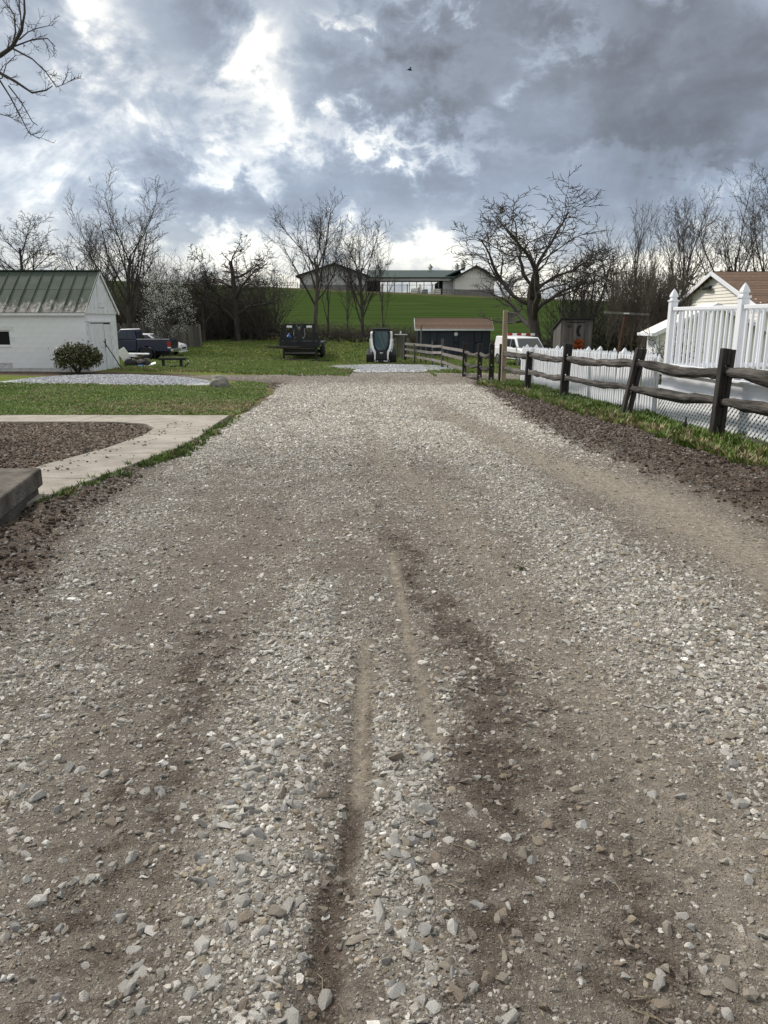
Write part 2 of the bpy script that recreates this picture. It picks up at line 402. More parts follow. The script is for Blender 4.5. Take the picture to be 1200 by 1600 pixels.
def proto_coll(name, meshes):
    c = bpy.data.collections.new(name)
    for i, me in enumerate(meshes):
        c.objects.link(bpy.data.objects.new('%s_%02d' % (name, i), me))
    return c
def stone_mesh(seed, npts=13, flat=.62, m='gravel_stone'):
    r = random.Random(seed); bm = bmesh.new()
    ex = r.uniform(.72, 1.0); fl = flat*r.uniform(.85, 1.3)
    for i in range(npts):
        v = Vector((r.gauss(0, 1), r.gauss(0, 1), r.gauss(0, 1))).normalized()*r.uniform(.82, 1.08)
        # angular: push towards a box
        k = max(abs(v.x), abs(v.y), abs(v.z)); v = v*(.62+.38/k*.75)
        bm.verts.new((v.x*.5, v.y*.5*ex, v.z*.5*fl))
    h = bmesh.ops.convex_hull(bm, input=bm.verts)
    bmesh.ops.delete(bm, geom=[g for g in h['geom_interior'] if isinstance(g, bmesh.types.BMVert)], context='VERTS')
    me = bpy.data.meshes.new('stone'); bm.to_mesh(me); bm.free(); me.materials.append(MATS[m]); return me
STONES = [stone_mesh(100+i, rnd.choice((14, 16, 18, 22))) for i in range(24)]
STONE_C = proto_coll('stone_kind', STONES)
CLODS = [stone_mesh(300+i, 22, .8, 'soil_clod') for i in range(8)]; CLOD_C = proto_coll('clod_kind', CLODS)
def tuft_mesh(seed, n=16, h=1.0, spread=.55, w=.055):
    r = random.Random(seed); v = []; f = []
    for i in range(n):
        a = r.uniform(0, 6.283); d = r.uniform(0, .45); bx, by = math.cos(a)*d*spread, math.sin(a)*d*spread
        a2 = a+r.uniform(-.9, .9); hh = h*r.uniform(.45, 1.0); ln = r.uniform(.1, .55)*hh
        tx, ty = bx+math.cos(a2)*ln, by+math.sin(a2)*ln; px, py = -math.sin(a2)*w, math.cos(a2)*w
        mx, my = bx+math.cos(a2)*ln*.3, by+math.sin(a2)*ln*.3
        o = len(v)
        v += [(bx-px, by-py, -.05), (bx+px, by+py, -.05), (mx+px*.8, my+py*.8, hh*.6), (mx-px*.8, my-py*.8, hh*.6), (tx, ty, hh)]
        f += [(o, o+1, o+2, o+3), (o+3, o+2, o+4)]
    me = bpy.data.meshes.new('tuft'); me.from_pydata(v, [], f); me.materials.append(MATS['grass_blade']); return me
TUFT_C = proto_coll('tuft_kind', [tuft_mesh(500+i) for i in range(10)])

# ------------------------------------------------------------------ ground plan (metres)
def ipl(pts):
    a = np.array(pts, float); return lambda y: np.interp(y, a[:, 0], a[:, 1])
XL = ipl([(-6, -3.3), (4, -3.2), (6, -3.2), (7.3, -3.34), (9.3, -3.1), (10.7, -2.95), (12.2, -2.98), (15.2, -3.1), (17, -3.0), (22, -3.3), (26, -3.9), (28, -6.0), (29.5, -8), (31, -6), (33, -4), (35.2, -2.2)])
XR = ipl([(-6, 4.9), (5, 4.8), (9, 4.6), (10.7, 4.5), (13.2, 4.4), (15, 4.15), (19, 3.95), (22.9, 3.75), (26, 3.3), (28, 3.6), (29.5, 6), (31, 9), (34, 9), (35.2, 3)])
YEND = 35.2
def pdist(x, y, pts):
    d = np.full(np.shape(x), 1e9)
    for (ax, ay), (bx, by) in zip(pts[:-1], pts[1:]):
        vx, vy = bx-ax, by-ay; t = np.clip(((x-ax)*vx+(y-ay)*vy)/(vx*vx+vy*vy), 0, 1)
        d = np.minimum(d, np.hypot(x-ax-t*vx, y-ay-t*vy))
    return d
SANDR = [(.9, 20), (1.51, 13.87), (1.85, 10.97), (2.25, 8.83), (2.63, 6.8), (2.71, 5.17), (2.7, 3), (2.6, -5)]
BROWN2 = [(-.4, 14), (0, 9.79), (.49, 7.08), (.72, 5.17), (.82, 3.67), (.95, 2.53), (1.03, 1.74), (1.2, -5)]
DARKC = [(-.45, 10), (-.3, 8.83), (0, 6.8), (.21, 4.87), (.44, 3.51), (.5, 2.86), (.35, 2.15), (.23, 1.63), (.2, -3)]
RUT = [(-.06, 3.6), (-.1, 2.76), (-.11, 2.33), (-.11, 1.86), (-.12, 1.53), (-.12, -3)]
PALE1 = [(.05, 5.4), (.09, 4.61), (.13, 3.76), (.17, 3.16), (.2, 2.69)]
PALE2 = [(-.09, 3.7), (-.1, 2.86), (-.085, 2.3)]
WINDR = [(1.0, 14), (1.32, 9.79), (1.45, 6.09), (1.62, 4.48), (1.64, 3.16), (1.6, 2.5), (1.6, -4)]
WINDL = [(-.45, 4.6), (-.44, 3.76), (-.43, 2.76), (-.39, 1.99), (-.33, 1.4), (-.3, -3)]
WINDC = [(0.02, 2.7), (.08, 2.15), (.07, 1.86), (.14, 1.5), (.18, -3)]
DARKL = [(-.98, 3.9), (-.91, 3.4), (-.82, 2.76), (-.81, 1.99), (-.78, 1.2), (-.75, -3)]
LEFTT = [(-2.3, 14), (-2.4, 10.97), (-2.2, 6.8), (-1.9, 4.15), (-1.7, 3.29), (-1.6, -4)]
EARTHR = ipl([(-6, 3.2), (6.8, 3.15), (8.5, 3.0), (11, 2.8), (14, 2.65), (18, 2.8), (23, 3.0), (26, 2.9), (40, 3)])
EARTHL = ipl([(-6, -1.7), (3, -1.75), (5, -2.1), (7, -2.45), (9, -2.65), (12, -2.7), (16, -2.8), (22, -3.1), (40, -3.3)])
def drive_masks(x, y):
    wx = x+.10*fbm(x*1.7, y*.9+4, 3); w = lambda p, s: np.exp(-(pdist(wx, y, p)/s)**2)
    n_lo = fbm(x*.55+3, y*.35+8, 4); n_mid = fbm(x*2.3, y*1.8+40, 4); n_hi = fbm(x*9, y*9+11, 3)
    sand = np.maximum.reduce([1.25*w(SANDR, .38)*sst(24, 13, y), .55*w(BROWN2, .20), 1.1*np.exp(-(pdist(x, y, PALE1)/.028)**2), 1.1*np.exp(-(pdist(x, y, PALE2)/.030)**2)])
    dark = np.maximum.reduce([.66*w(DARKC, .20)*(.35+.65*sst(8, 3.8, y))*sst(11, 8, y), .8*w(RUT, .06)*sst(3.6, 2.6, y), .48*w(DARKL, .26), .45*np.exp(-(pdist(wx, y, [(.62, 3.0), (.65, 2.2), (.6, 1.2)])/.3)**2)])
    dark = sst(.18, .75, dark*(1+1.0*n_mid+.9*n_hi)+.10*n_hi)*.95; dark = np.clip(dark*(1-.75*np.maximum(sand*(sand > .3), 0)), 0, 1)
    sand = np.clip(sand*(1+.5*n_mid+.35*n_hi), 0, 1)
    earth = np.maximum(sst(-.1, .3, x-EARTHR(y)+.35*n_mid), sst(0, .5, EARTHL(y)-x+.3*n_mid))*(1-.8*sst(26.5, 29, y))
    grav = .56+.30*n_lo+.34*n_mid+.2*n_hi
    grav = grav+.65*w(WINDR, .42)+.75*w(WINDL, .15)+.65*w(WINDC, .12)+.30*w(LEFTT, .30)-.06*np.exp(-((x+1.25)/.45)**2)*sst(9, 5, y)+.45*sst(8.5, 12, y)*(1-sst(24, 31, y+2.2*n_lo+1.2*n_mid))
    grav = grav*(1-.62*sand)*(1-.30*dark)*(1-.66*earth)
    pale = np.maximum(np.exp(-(pdist(x, y, PALE1)/.032)**2), np.exp(-(pdist(x, y, PALE2)/.032)**2)); grav = grav*(1-.85*pale)
    ye = y+2.2*n_lo+1.2*n_mid; grav = grav*(1-.45*sst(24, 30, ye)*(1-.6*sst(31, 35, ye)))
    return np.clip(grav, .03, 1.25), sand, dark, earth, n_mid, n_hi
def drive_height(x, y):
    wx = x+.10*fbm(x*1.7, y*.9+4, 3)
    g = lambda p, s: np.exp(-(pdist(wx, y, p)/s)**2)
    z = gz(x, y)+.035*fbm(x*.5, y*.35, 3)+.010*fbm(x*3, y*3, 3)*sst(30, 5, y)+.0035*fbm(x*14, y*14, 2)*sst(14, 3, y)
    z = z+.035*g(WINDR, .4)+.014*g(WINDL, .15)+.012*g(WINDC, .12)-.022*g(SANDR, .34)-.016*g(BROWN2, .2)-.028*g(RUT, .06)-.008*g(PALE1, .05)
    e = np.maximum(sst(0, .5, x-EARTHR(y)), sst(0, .5, EARTHL(y)-x))*(1-sst(25, 28, y))
    z = z+e*(.05+.055*fbm(x*2.4, y*2.4+7, 4)+.02*fbm(x*11, y*11, 2))
    ins = np.minimum(np.minimum(x-XL(y), XR(y)-x), YEND-y)+.18*fbm(x*1.3, y*1.3+20, 3)
    return z-.10*sst(.22, -.05, ins)+.012*sst(.1, .4, ins), ins
def grow_steps(a, b, d0, k):
    r = [a]
    while r[-1] < b: r.append(r[-1]+max(d0, d0+(r[-1]-a)*k))
    return np.array(r)
def grid_mesh(xs, ys, keep=None):
    X, Y = np.meshgrid(xs, ys); nx = len(xs); ny = len(ys)
    idx = np.arange(nx*ny).reshape(ny, nx)
    f = np.stack([idx[:-1, :-1].ravel(), idx[:-1, 1:].ravel(), idx[1:, 1:].ravel(), idx[1:, :-1].ravel()], 1)
    return X.ravel(), Y.ravel(), f

# --- the ground sheet: lawn, bare soil, far field
def ground_sheet():
    xs = np.concatenate([-grow_steps(16, 2600, .35, .07)[::-1], np.arange(-15.75, 16, .25), grow_steps(16, 2600, .35, .07)])
    ys = np.concatenate([np.arange(-40, 0, 2.0), np.arange(0, 36, .22), grow_steps(36, 4500, .35, .012)])
    x, y, f = grid_mesh(xs, ys)
    z = gz(x, y)+.05*fbm(x*.12, y*.12, 3)*sst(1, 14, np.abs(x)+y*.3)
    ins = np.minimum(np.minimum(x-XL(y), XR(y)-x), YEND-y)
    z = z-.10*sst(.15, .6, ins)*(y > -5.5)
    dirt = np.zeros_like(x)
    n = fbm(x*.35, y*.35, 4)
    # crossing track towards the shed pad and through the gate
    dirt = np.maximum(dirt, sst(1.9, .5, np.abs(y-29.3+.06*(x+6)+1.6*n)-.2)*(x < -3)*(x > -26))
    dirt = np.maximum(dirt, sst(2.8, 1.2, np.abs(y-31.3+1.4*n))*(x > 3)*(x < 30))
    dirt = np.maximum(dirt, np.exp(-((y-30.5)/.7)**2)*(x < -10))              # bare soil along the shed wall
    dirt = np.maximum(dirt, sst(.9, 0, -ins)*.85*(y < 36)*(.6+n))               # worn edge of the drive
    dirt = np.maximum(dirt, .7*sst(3.0, 1.2, np.hypot((x+.3)/1.3, y-37)))
    dry = np.clip(.25+.9*fbm(x*.3+5, y*.5, 4), 0, 1)*.6
    dry = np.maximum(dry, .85*np.exp(-((x+4.2)/1.6)**2-((y-17.2)/1.3)**2))
    dry = np.maximum(dry, .8*np.exp(-((x+9)/2.5)**2-((y-32.8)/.6)**2))
    dry = np.maximum(dry, .75*np.exp(-((x-4.4)/.35)**2-((y-14)/3.0)**2))
    field = sst(67, 71, y+3*fbm(x*.05, 0*x, 2))
    top = sst(168, 184, y+.25*x)*(1-sst(400, 600, y))
    o = np_mesh('ground', np.stack([x, y, z], 1), f, None, smooth=True)
    color_attr(o.data, 'mask', np.stack([np.clip(dirt, 0, 1), np.clip(dry*(1-field), 0, 1), field], 1))
    color_attr(o.data, 'mask_top', np.stack([top, top, top], 1))
    m = bpy.data.materials.new('lawn_and_field'); m.use_nodes = True; N = m.node_tree.nodes; L = m.node_tree.links; b = N['Principled BSDF']
    b.inputs['Roughness'].default_value = 1.0; b.inputs['Specular IOR Level'].default_value = .0
    a = N.new('ShaderNodeAttribute'); a.attribute_name = 'mask'; sp = N.new('ShaderNodeSeparateColor'); L.new(a.outputs['Color'], sp.inputs[0])
    tp = N.new('ShaderNodeAttribute'); tp.attribute_name = 'mask_top'
    tc = N.new('ShaderNodeTexCoord')
    def noise(s, d=8, st=(1, 1, 1)):
        mp = N.new('ShaderNodeMapping'); mp.inputs['Scale'].default_value = st; L.new(tc.outputs['Object'], mp.inputs[0])
        n = N.new('ShaderNodeTexNoise'); n.inputs['Scale'].default_value = s; n.inputs['Detail'].default_value = d; n.inputs['Roughness'].default_value = .65
        L.new(mp.outputs[0], n.inputs['Vector']); return n.outputs['Fac']
    def ramp(f, c0, c1, p0=.35, p1=.65):
        r = N.new('ShaderNodeValToRGB'); L.new(f, r.inputs[0]); e = r.color_ramp.elements
        e[0].position = p0; e[1].position = p1; e[0].color = (*c0, 1); e[1].color = (*c1, 1); return r.outputs[0]
    def mix(f, a_, b_):
        q = N.new('ShaderNodeMix'); q.data_type = 'RGBA'
        if isinstance(f, float): q.inputs[0].default_value = f
        else: L.new(f, q.inputs[0])
        L.new(a_, q.inputs[6]); L.new(b_, q.inputs[7]); return q.outputs[2]
    lawn = mix(noise(.9), ramp(noise(7), (.090, .125, .028), (.145, .180, .050)), ramp(noise(3), (.105, .130, .036), (.18, .19, .07)))
    dryc = ramp(noise(12), (.16, .135, .07), (.27, .225, .13))
    soil = ramp(noise(6), (.075, .057, .043), (.165, .135, .105))
    wave = N.new('ShaderNodeTexWave'); wave.wave_type = 'BANDS'; wave.bands_direction = 'Y'; wave.inputs['Scale'].default_value = .055
    wave.inputs['Distortion'].default_value = 3.0; wave.inputs['Detail'].default_value = 4; wave.inputs['Detail Scale'].default_value = .4
    mpw = N.new('ShaderNodeMapping'); mpw.inputs['Scale'].default_value = (.12, 1, 1); mpw.inputs['Rotation'].default_value = (0, 0, .05)
    L.new(tc.outputs['Object'], mpw.inputs[0]); L.new(mpw.outputs[0], wave.inputs['Vector'])
    fcol = mix(noise(.12, 6), ramp(wave.outputs['Fac'], (.029, .053, .013), (.045, .072, .021), .25, .75), ramp(noise(.35, 9, (.2, 1, 1)), (.029, .050, .013), (.060, .078, .029), .38, .64))
    rough_top = ramp(noise(.4), (.050, .058, .025), (.10, .092, .052))
    # noisy thresholds so that borders are ragged
    def rag(f, s, amp):
        q = N.new('ShaderNodeMath'); q.operation = 'MULTIPLY_ADD'; L.new(noise(s), q.inputs[0]); q.inputs[1].default_value = amp; q.inputs[2].default_value = -amp/2
        ad = N.new('ShaderNodeMath'); ad.operation = 'ADD'; L.new(q.outputs[0], ad.inputs[0]); L.new(f, ad.inputs[1])
        mr = N.new('ShaderNodeMapRange'); mr.interpolation_type = 'SMOOTHSTEP'; L.new(ad.outputs[0], mr.inputs[0]); mr.inputs[1].default_value = .35; mr.inputs[2].default_value = .65
        return mr.outputs[0]
    c = mix(rag(sp.outputs[1], 5, 1.1), lawn, dryc); c = mix(sp.outputs[2], c, fcol)
    c = mix(rag(tp.outputs['Fac'], .15, .8), c, rough_top); c = mix(rag(sp.outputs[0], 4, 1.0), c, soil)
    L.new(c, b.inputs['Base Color'])
    bp = N.new('ShaderNodeBump'); bp.inputs['Strength'].default_value = .8; bp.inputs['Distance'].default_value = .05
    L.new(noise(18), bp.inputs['Height']); L.new(bp.outputs[0], b.inputs['Normal'])
    o.data.materials.append(m)
    return kind(o, 'structure', 'green lawn rising behind the yard into a striped hill field')
ground = ground_sheet()

# --- the drive
def drive_material():
    m = bpy.data.materials.new('drive_dirt'); m.use_nodes = True; N = m.node_tree.nodes; L = m.node_tree.links; b = N['Principled BSDF']
    b.inputs['Roughness'].default_value = .95; b.inputs['Specular IOR Level'].default_value = .2
    col = N.new('ShaderNodeAttribute'); col.attribute_name = 'albedo'
    msk = N.new('ShaderNodeAttribute'); msk.attribute_name = 'mask'; sp = N.new('ShaderNodeSeparateColor'); L.new(msk.outputs['Color'], sp.inputs[0])
    tc = N.new('ShaderNodeTexCoord')
    def vor(s):
        v = N.new('ShaderNodeTexVoronoi'); v.inputs['Scale'].default_value = s; v.inputs['Randomness'].default_value = 1.0; L.new(tc.outputs['Object'], v.inputs['Vector']); return v
    def noise(s, d=8):
        n = N.new('ShaderNodeTexNoise'); n.inputs['Scale'].default_value = s; n.inputs['Detail'].default_value = d; n.inputs['Roughness'].default_value = .7
        L.new(tc.outputs['Object'], n.inputs['Vector']); return n.outputs['Fac']
    def mr(f, a, b_, c, d):
        q = N.new('ShaderNodeMapRange'); L.new(f, q.inputs[0])
        for i, v in enumerate((a, b_, c, d)): q.inputs[i+1].default_value = v
        return q.outputs[0]
    def mul(a, f):
        q = N.new('ShaderNodeMix'); q.data_type = 'RGBA'; q.blend_type = 'MULTIPLY'; q.inputs[0].default_value = 1; L.new(a, q.inputs[6]); L.new(f, q.inputs[7]); return q.outputs[2]
    c = mul(col.outputs['Color'], mr(noise(22), .32, .68, .58, 1.42))
    c = mul(c, mr(noise(90, 4), .3, .7, .68, 1.32))
    v1 = vor(210.0)
    # crushed grit: pale chips in the soil where gravel lies
    sc = N.new('ShaderNodeSeparateColor'); L.new(v1.outputs['Color'], sc.inputs[0])
    th = N.new('ShaderNodeMath'); th.operation = 'LESS_THAN'; L.new(sc.outputs[0], th.inputs[0]); L.new(mr(sp.outputs[0], 0, 1, .06, .30), th.inputs[1])
    dd = N.new('ShaderNodeMath'); dd.operation = 'LESS_THAN'; L.new(v1.outputs['Distance'], dd.inputs[0]); dd.inputs[1].default_value = .5
    an = N.new('ShaderNodeMath'); an.operation = 'MULTIPLY'; L.new(th.outputs[0], an.inputs[0]); L.new(dd.outputs[0], an.inputs[1])
    chip = N.new('ShaderNodeMix'); chip.data_type = 'RGBA'; L.new(an.outputs[0], chip.inputs[0]); L.new(c, chip.inputs[6])
    cc = N.new('ShaderNodeValToRGB'); L.new(sc.outputs[1], cc.inputs[0]); cc.color_ramp.elements[0].color = (.12, .105, .09, 1); cc.color_ramp.elements[1].color = (.27, .245, .21, 1)
    L.new(cc.outputs[0], chip.inputs[7]); L.new(chip.outputs[2], b.inputs['Base Color'])
    bp = N.new('ShaderNodeBump'); bp.inputs['Strength'].default_value = .7; bp.inputs['Distance'].default_value = .006; L.new(noise(130, 4), bp.inputs['Height'])
    bp2 = N.new('ShaderNodeBump'); bp2.invert = True; bp2.inputs['Strength'].default_value = .6; bp2.inputs['Distance'].default_value = .008
    L.new(v1.outputs['Distance'], bp2.inputs['Height']); L.new(bp.outputs[0], bp2.inputs['Normal'])
    bp3 = N.new('ShaderNodeBump'); bp3.inputs['Strength'].default_value = .7; bp3.inputs['Distance'].default_value = .03; L.new(noise(24, 6), bp3.inputs['Height']); L.new(bp2.outputs[0], bp3.inputs['Normal'])
    L.new(bp3.outputs[0], b.inputs['Normal'])
    return m
DUST = np.array((.182, .156, .128)); DARKD = np.array((.080, .061, .046)); SAND = np.array((.282, .243, .192)); EARTH = np.array((.088, .066, .050)); PALE = np.array((.33, .305, .27))
def drive_albedo(g, s, d, e, nm, nh):
    c = DUST*(1+.22*nm[:, None]+.10*nh[:, None])
    c = c+(PALE-c)*np.clip(g-.55, 0, .6)[:, None]
    c = c+(DARKD-c)*d[:, None]; c = c+(SAND*(1+.12*nh[:, None])-c)*(s*.9)[:, None]; c = c+(EARTH*(1+.5*nm[:, None])-c)*e[:, None]
    return np.clip(c, .01, .8)
def gravel_drive():
    xs = np.concatenate([np.arange(-9, -3.6, .08), np.arange(-3.6, 5.0, .03), np.arange(5.0, 9.2, .08)])
    ys = np.concatenate([np.arange(-6, 1, .12), grow_steps(1.0, YEND+.3, .016, .0052)])
    x, y, f = grid_mesh(xs, ys)
    z, ins = drive_height(x, y)
    keepv = ins > -.12
    f = f[keepv[f].all(1)]; used = np.unique(f); remap = -np.ones(len(x), int); remap[used] = np.arange(len(used)); f = remap[f]; x = x[used]; y = y[used]; z = z[used]
    g, s, d, e, nm, nh = drive_masks(x, y)
    o = np_mesh('gravel_drive', np.stack([x, y, z], 1), f, drive_material(), smooth=True)
    color_attr(o.data, 'albedo', drive_albedo(g, s, d, e, nm, nh)); color_attr(o.data, 'mask', np.stack([np.clip(g, 0, 1), s, d], 1))
    return kind(o, 'structure', 'rutted gravel and dirt drive running from the foreground to the lawn')
drive = gravel_drive()

# --- gravel on it
def gravel():
    rs = np.random.RandomState(11); P = []
    def zone(y0, y1, n, smin, smax, al, pw=1.0):
        y = rs.uniform(y0, y1, n); h = min(4.3, .55*y1+1.0); x = rs.uniform(max(-3.7, -h), min(4.7, h), n) if y1 <= 26 else rs.uniform(-8, 9, n)
        ins = np.minimum(np.minimum(x-XL(y), XR(y)-x), YEND-y)
        g, s, d, e, nm, nh = drive_masks(x, y)
        keep = (ins > -.15)*(rs.uniform(0, 1, n) < (g*(1+.5*nh))**pw)
        x, y, g, s, d, e, nm = [q[keep] for q in (x, y, g, s, d, e, nm)]
        u = rs.uniform(0, 1, len(x)); a = -al
        sz = (smin**a+u*(smax**a-smin**a))**(1/a)
        sz = sz*(.8+.35*np.clip(g, 0, 1))
        P.append((x, y, sz, g, s, d, e))
    zone(1.0, 2.6, 90000, .005, .016, 1.5, .5)
    zone(2.6, 5.0, 150000, .006, .018, 1.5, .5)
    zone(1.0, 2.6, 30000, .012, .066, 1.9, 1.25)
    zone(2.6, 5.0, 66000, .013, .055, 2.0, 1.15)
    zone(5.0, 9.0, 130000, .012, .050, 2.3, 1.05)
    zone(9.0, 15.0, 90000, .020, .055, 2.6)
    zone(15.0, 26.0, 72000, .028, .065, 3.0)
    zone(26.0, 35.2, 80000, .03, .065, 3.0)
    x, y, sz, g, s, d, e = [np.concatenate(c) for c in zip(*P)]
    n = len(x); z, ins = drive_height(x, y)
    rot = np.stack([rs.normal(0, .35, n), rs.normal(0, .35, n), rs.uniform(0, 6.283, n)], 1)
    asp = rs.uniform(.75, 1.35, n); size = np.stack([sz*asp, sz/asp, sz*rs.uniform(.6, 1.05, n)], 1)
    z = z+sz*rs.uniform(-.12, .12, n)
    # stone colours: mostly grey limestone, some white, some tan or slate; dusty where they lie in dirt
    pal = np.array([(.45, .42, .37), (.60, .57, .515), (.31, .288, .25), (.36, .305, .225), (.22, .208, .185), (.74, .72, .67), (.28, .225, .16)])
    ci = rs.choice(len(pal), n, p=[.32, .24, .15, .13, .05, .07, .04]); col = pal[ci]*rs.uniform(.8, 1.15, n)[:, None]
    gm = drive_masks(x, y); base = drive_albedo(gm[0], gm[1], gm[2], gm[3], gm[4], gm[5])
    k = np.clip(.50-.45*np.clip(g, 0, 1)+.38*d+.25*e+.2*s+rs.normal(0, .17, n), .0, .85)
    k = np.where(sz < .016, np.clip(k+.10+.25*(d+s+e), 0, .92), k)
    col = col+(base*1.25-col)*k[:, None]
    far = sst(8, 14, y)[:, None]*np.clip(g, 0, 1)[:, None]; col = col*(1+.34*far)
    pick = rs.randint(0, len(STONES), n)
    # the largest in view stand on their own; all the rest is loose gravel
    vis = (y > 1.42)*(np.abs(x) < (.5*y+.15)); px = np.where(vis, sz/np.hypot(y, 1.55), 0)
    big = np.argsort(-px)[:300]; rest = np.ones(n, bool); rest[big] = False
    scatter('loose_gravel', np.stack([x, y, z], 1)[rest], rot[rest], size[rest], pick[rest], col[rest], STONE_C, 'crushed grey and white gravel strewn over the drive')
    pm = []
    for q, cc in enumerate([(.39, .37, .335), (.49, .47, .43), (.29, .255, .205), (.30, .29, .275), (.24, .195, .15)]):
        pm.append(mat('single_stone_%d' % q, cc, .88, .22, 18, .6, 60, rndv=.15))
    mm = []
    for me in STONES[:10]:
        for q in range(5):
            c = me.copy(); c.materials.clear(); c.materials.append(pm[q]); mm.append(c)
    for i in big:
        q = rs.choice(5, p=[.36, .20, .16, .18, .10] if k[i] < .45 else [.14, .04, .36, .12, .34])
        link_mesh('stone', mm[rs.randint(0, 10)*5+q], drive, (x[i], y[i], z[i]-.02*sz[i]), rot[i], size[i])
gravel()

# --- soil clods and dead litter on the berms
def clods():
    rs = np.random.RandomState(5); n = 40000
    y = 2.5+23.5*rs.uniform(0, 1, n)**1.4; side = rs.uniform(0, 1, n) < .62
    x = np.where(side, EARTHR(y)+rs.uniform(-.1, 1.7, n), EARTHL(y)-rs.uniform(-.1, .9, n))
    ins = np.minimum(x-XL(y), XR(y)-x); m = drive_masks(x, y)
    keep = (ins > -.12)*(rs.uniform(0, 1, n) < m[3]*.9); x, y = x[keep], y[keep]; n = len(x)
    z, _ = drive_height(x, y); sz = .010+.036*rs.uniform(0, 1, n)**3+.0008*y
    col = np.array((.104, .079, .060))*rs.uniform(.6, 1.6, n)[:, None]
    pale = rs.uniform(0, 1, n) < .22; col[pale] = np.array((.33, .31, .28))*rs.uniform(.7, 1.2, pale.sum())[:, None]
    size = np.stack([sz*rs.uniform(.7, 1.4, n), sz, sz*rs.uniform(.5, .9, n)], 1)
    rot = np.stack([rs.normal(0, .4, n), rs.normal(0, .4, n), rs.uniform(0, 6.28, n)], 1)
    scatter('soil_clods', np.stack([x, y, z+.1*sz], 1), rot, size, rs.randint(0, 8, n), col, CLOD_C, 'dark crumbly soil clods turned up along the drive edges')
clods()

# --- straw and dead stems
def litter():
    vs = []; me_l = []
    for q in range(6):
        r = random.Random(900+q); mb = MB(); p = [(-.5, 0, 0), (-.15, r.uniform(-.08, .08), .05), (.2, r.uniform(-.1, .1), .06), (.5, r.uniform(-.1, .1), .01)]; mb.tube(p, [.016, .02, .018, .01], 4); me_l.append(mb.mesh('straw', 'grass_blade'))
    c = proto_coll('straw_kind', me_l); rs = np.random.RandomState(15); n = 5200; y = 1.2+rs.uniform(0, 1, n)**1.6*16; x = rs.uniform(-3.6, 4.4, n); m = drive_masks(x, y)
    k = (np.minimum(x-XL(y), XR(y)-x) > .05)*(rs.uniform(0, 1, n) < .16+.5*m[2]+.8*m[3]); x, y = x[k], y[k]; n = len(x); z, _ = drive_height(x, y)
    s_ = rs.uniform(.02, .07, n)*(1+.06*y); col = np.where((rs.uniform(0, 1, n) < .6)[:, None], np.array((.30, .245, .16)), np.array((.10, .075, .05)))*rs.uniform(.7, 1.2, n)[:, None]
    scatter('dry_litter', np.stack([x, y, z+.004], 1), np.stack([rs.normal(0, .15, n), rs.normal(0, .15, n), rs.uniform(0, 6.28, n)], 1), np.stack([s_, s_, s_], 1), rs.randint(0, 6, n), col, c, 'bits of straw and dead stems scattered on the drive')
litter()

# --- concrete walk, landing, stone bed
def walk():
    outer = [(-3.07, 15.24), (-3.0, 13.6), (-2.89, 12.22), (-2.87, 10.72), (-3.04, 9.34), (-3.22, 7.72), (-3.30, 7.31), (-3.32, 6.9)]
    inner = [(-4.13, 6.9), (-4.13, 9.11), (-3.88, 10.59), (-3.80, 12.1), (-3.92, 13.05), (-4.3, 13.75), (-4.94, 14.06), (-16, 14.09)]
    far = [(-16, 15.3)]
    w = bpy.data.objects.new('concrete_walk', None); COL.objects.link(w); kind(w, 'structure', 'pale concrete walk bending around a bed of stones')
    top = .055; 
    def slab(poly):
        mb = MB(); n = len(poly)
        vs = [(x, y, G(x, y)+top) for x, y in poly]+[(x, y, G(x, y)-.15) for x, y in poly]
        mb.add(vs, [tuple(range(n)), tuple(range(n, 2*n))[::-1]]+[(i, n+i, n+(i+1) % n, (i+1) % n) for i in range(n)])
        return mb.build('slab', 'concrete', w, bevel=.012)
    g = .011
    slab([(-3.07, 15.24), (-3.0, 13.6+g), (-4.2, 13.62+g), (-4.3, 13.75), (-4.94, 14.06), (-5.6, 14.075), (-5.6, 15.26)])
    slab([(-3.0, 13.6-g), (-2.89, 12.22+g), (-3.80, 12.1+g), (-3.92, 13.05), (-4.2, 13.62-g)])
    slab([(-2.89, 12.22-g), (-2.87, 10.72), (-2.95, 10.1+g), (-3.96, 10.1+g), (-3.88, 10.59), (-3.80, 12.1-g)])
    slab([(-2.95, 10.1-g), (-3.04, 9.34), (-3.16, 8.2+g), (-4.13, 8.3+g), (-4.13, 9.11), (-3.96, 10.1-g)])
    slab([(-3.16, 8.2-g), (-3.22, 7.72), (-3.32, 6.9), (-4.13, 6.9), (-4.13, 8.3-g)])
    for a in (-5.6, -7.6, -9.6, -11.6): slab([(a-g, 15.26), (a-g, 14.08), (a-2+g, 14.085), (a-2+g, 15.27)])
walk()
land = thing('concrete_landing', 'old grey concrete landing block at the left edge above the drive', 'concrete block', (-3.34, 7.35, -.2))
MB().prism([(-.05, 0), (.19, -1.36), (.34, -3.4), (-3.0, -3.4), (-3.0, .02), (-.05, .03)], 'z', -.1, .16).build('footing', 'concrete_old', land, bevel=.015, jit=.006)
MB().prism([(-.015, .0), (.225, -1.36), (.38, -3.4), (-3.0, -3.4), (-3.0, .04), (-.02, .06)], 'z', .166, .34).build('slab', 'concrete_old', land, bevel=.02, seg=3, jit=.006)
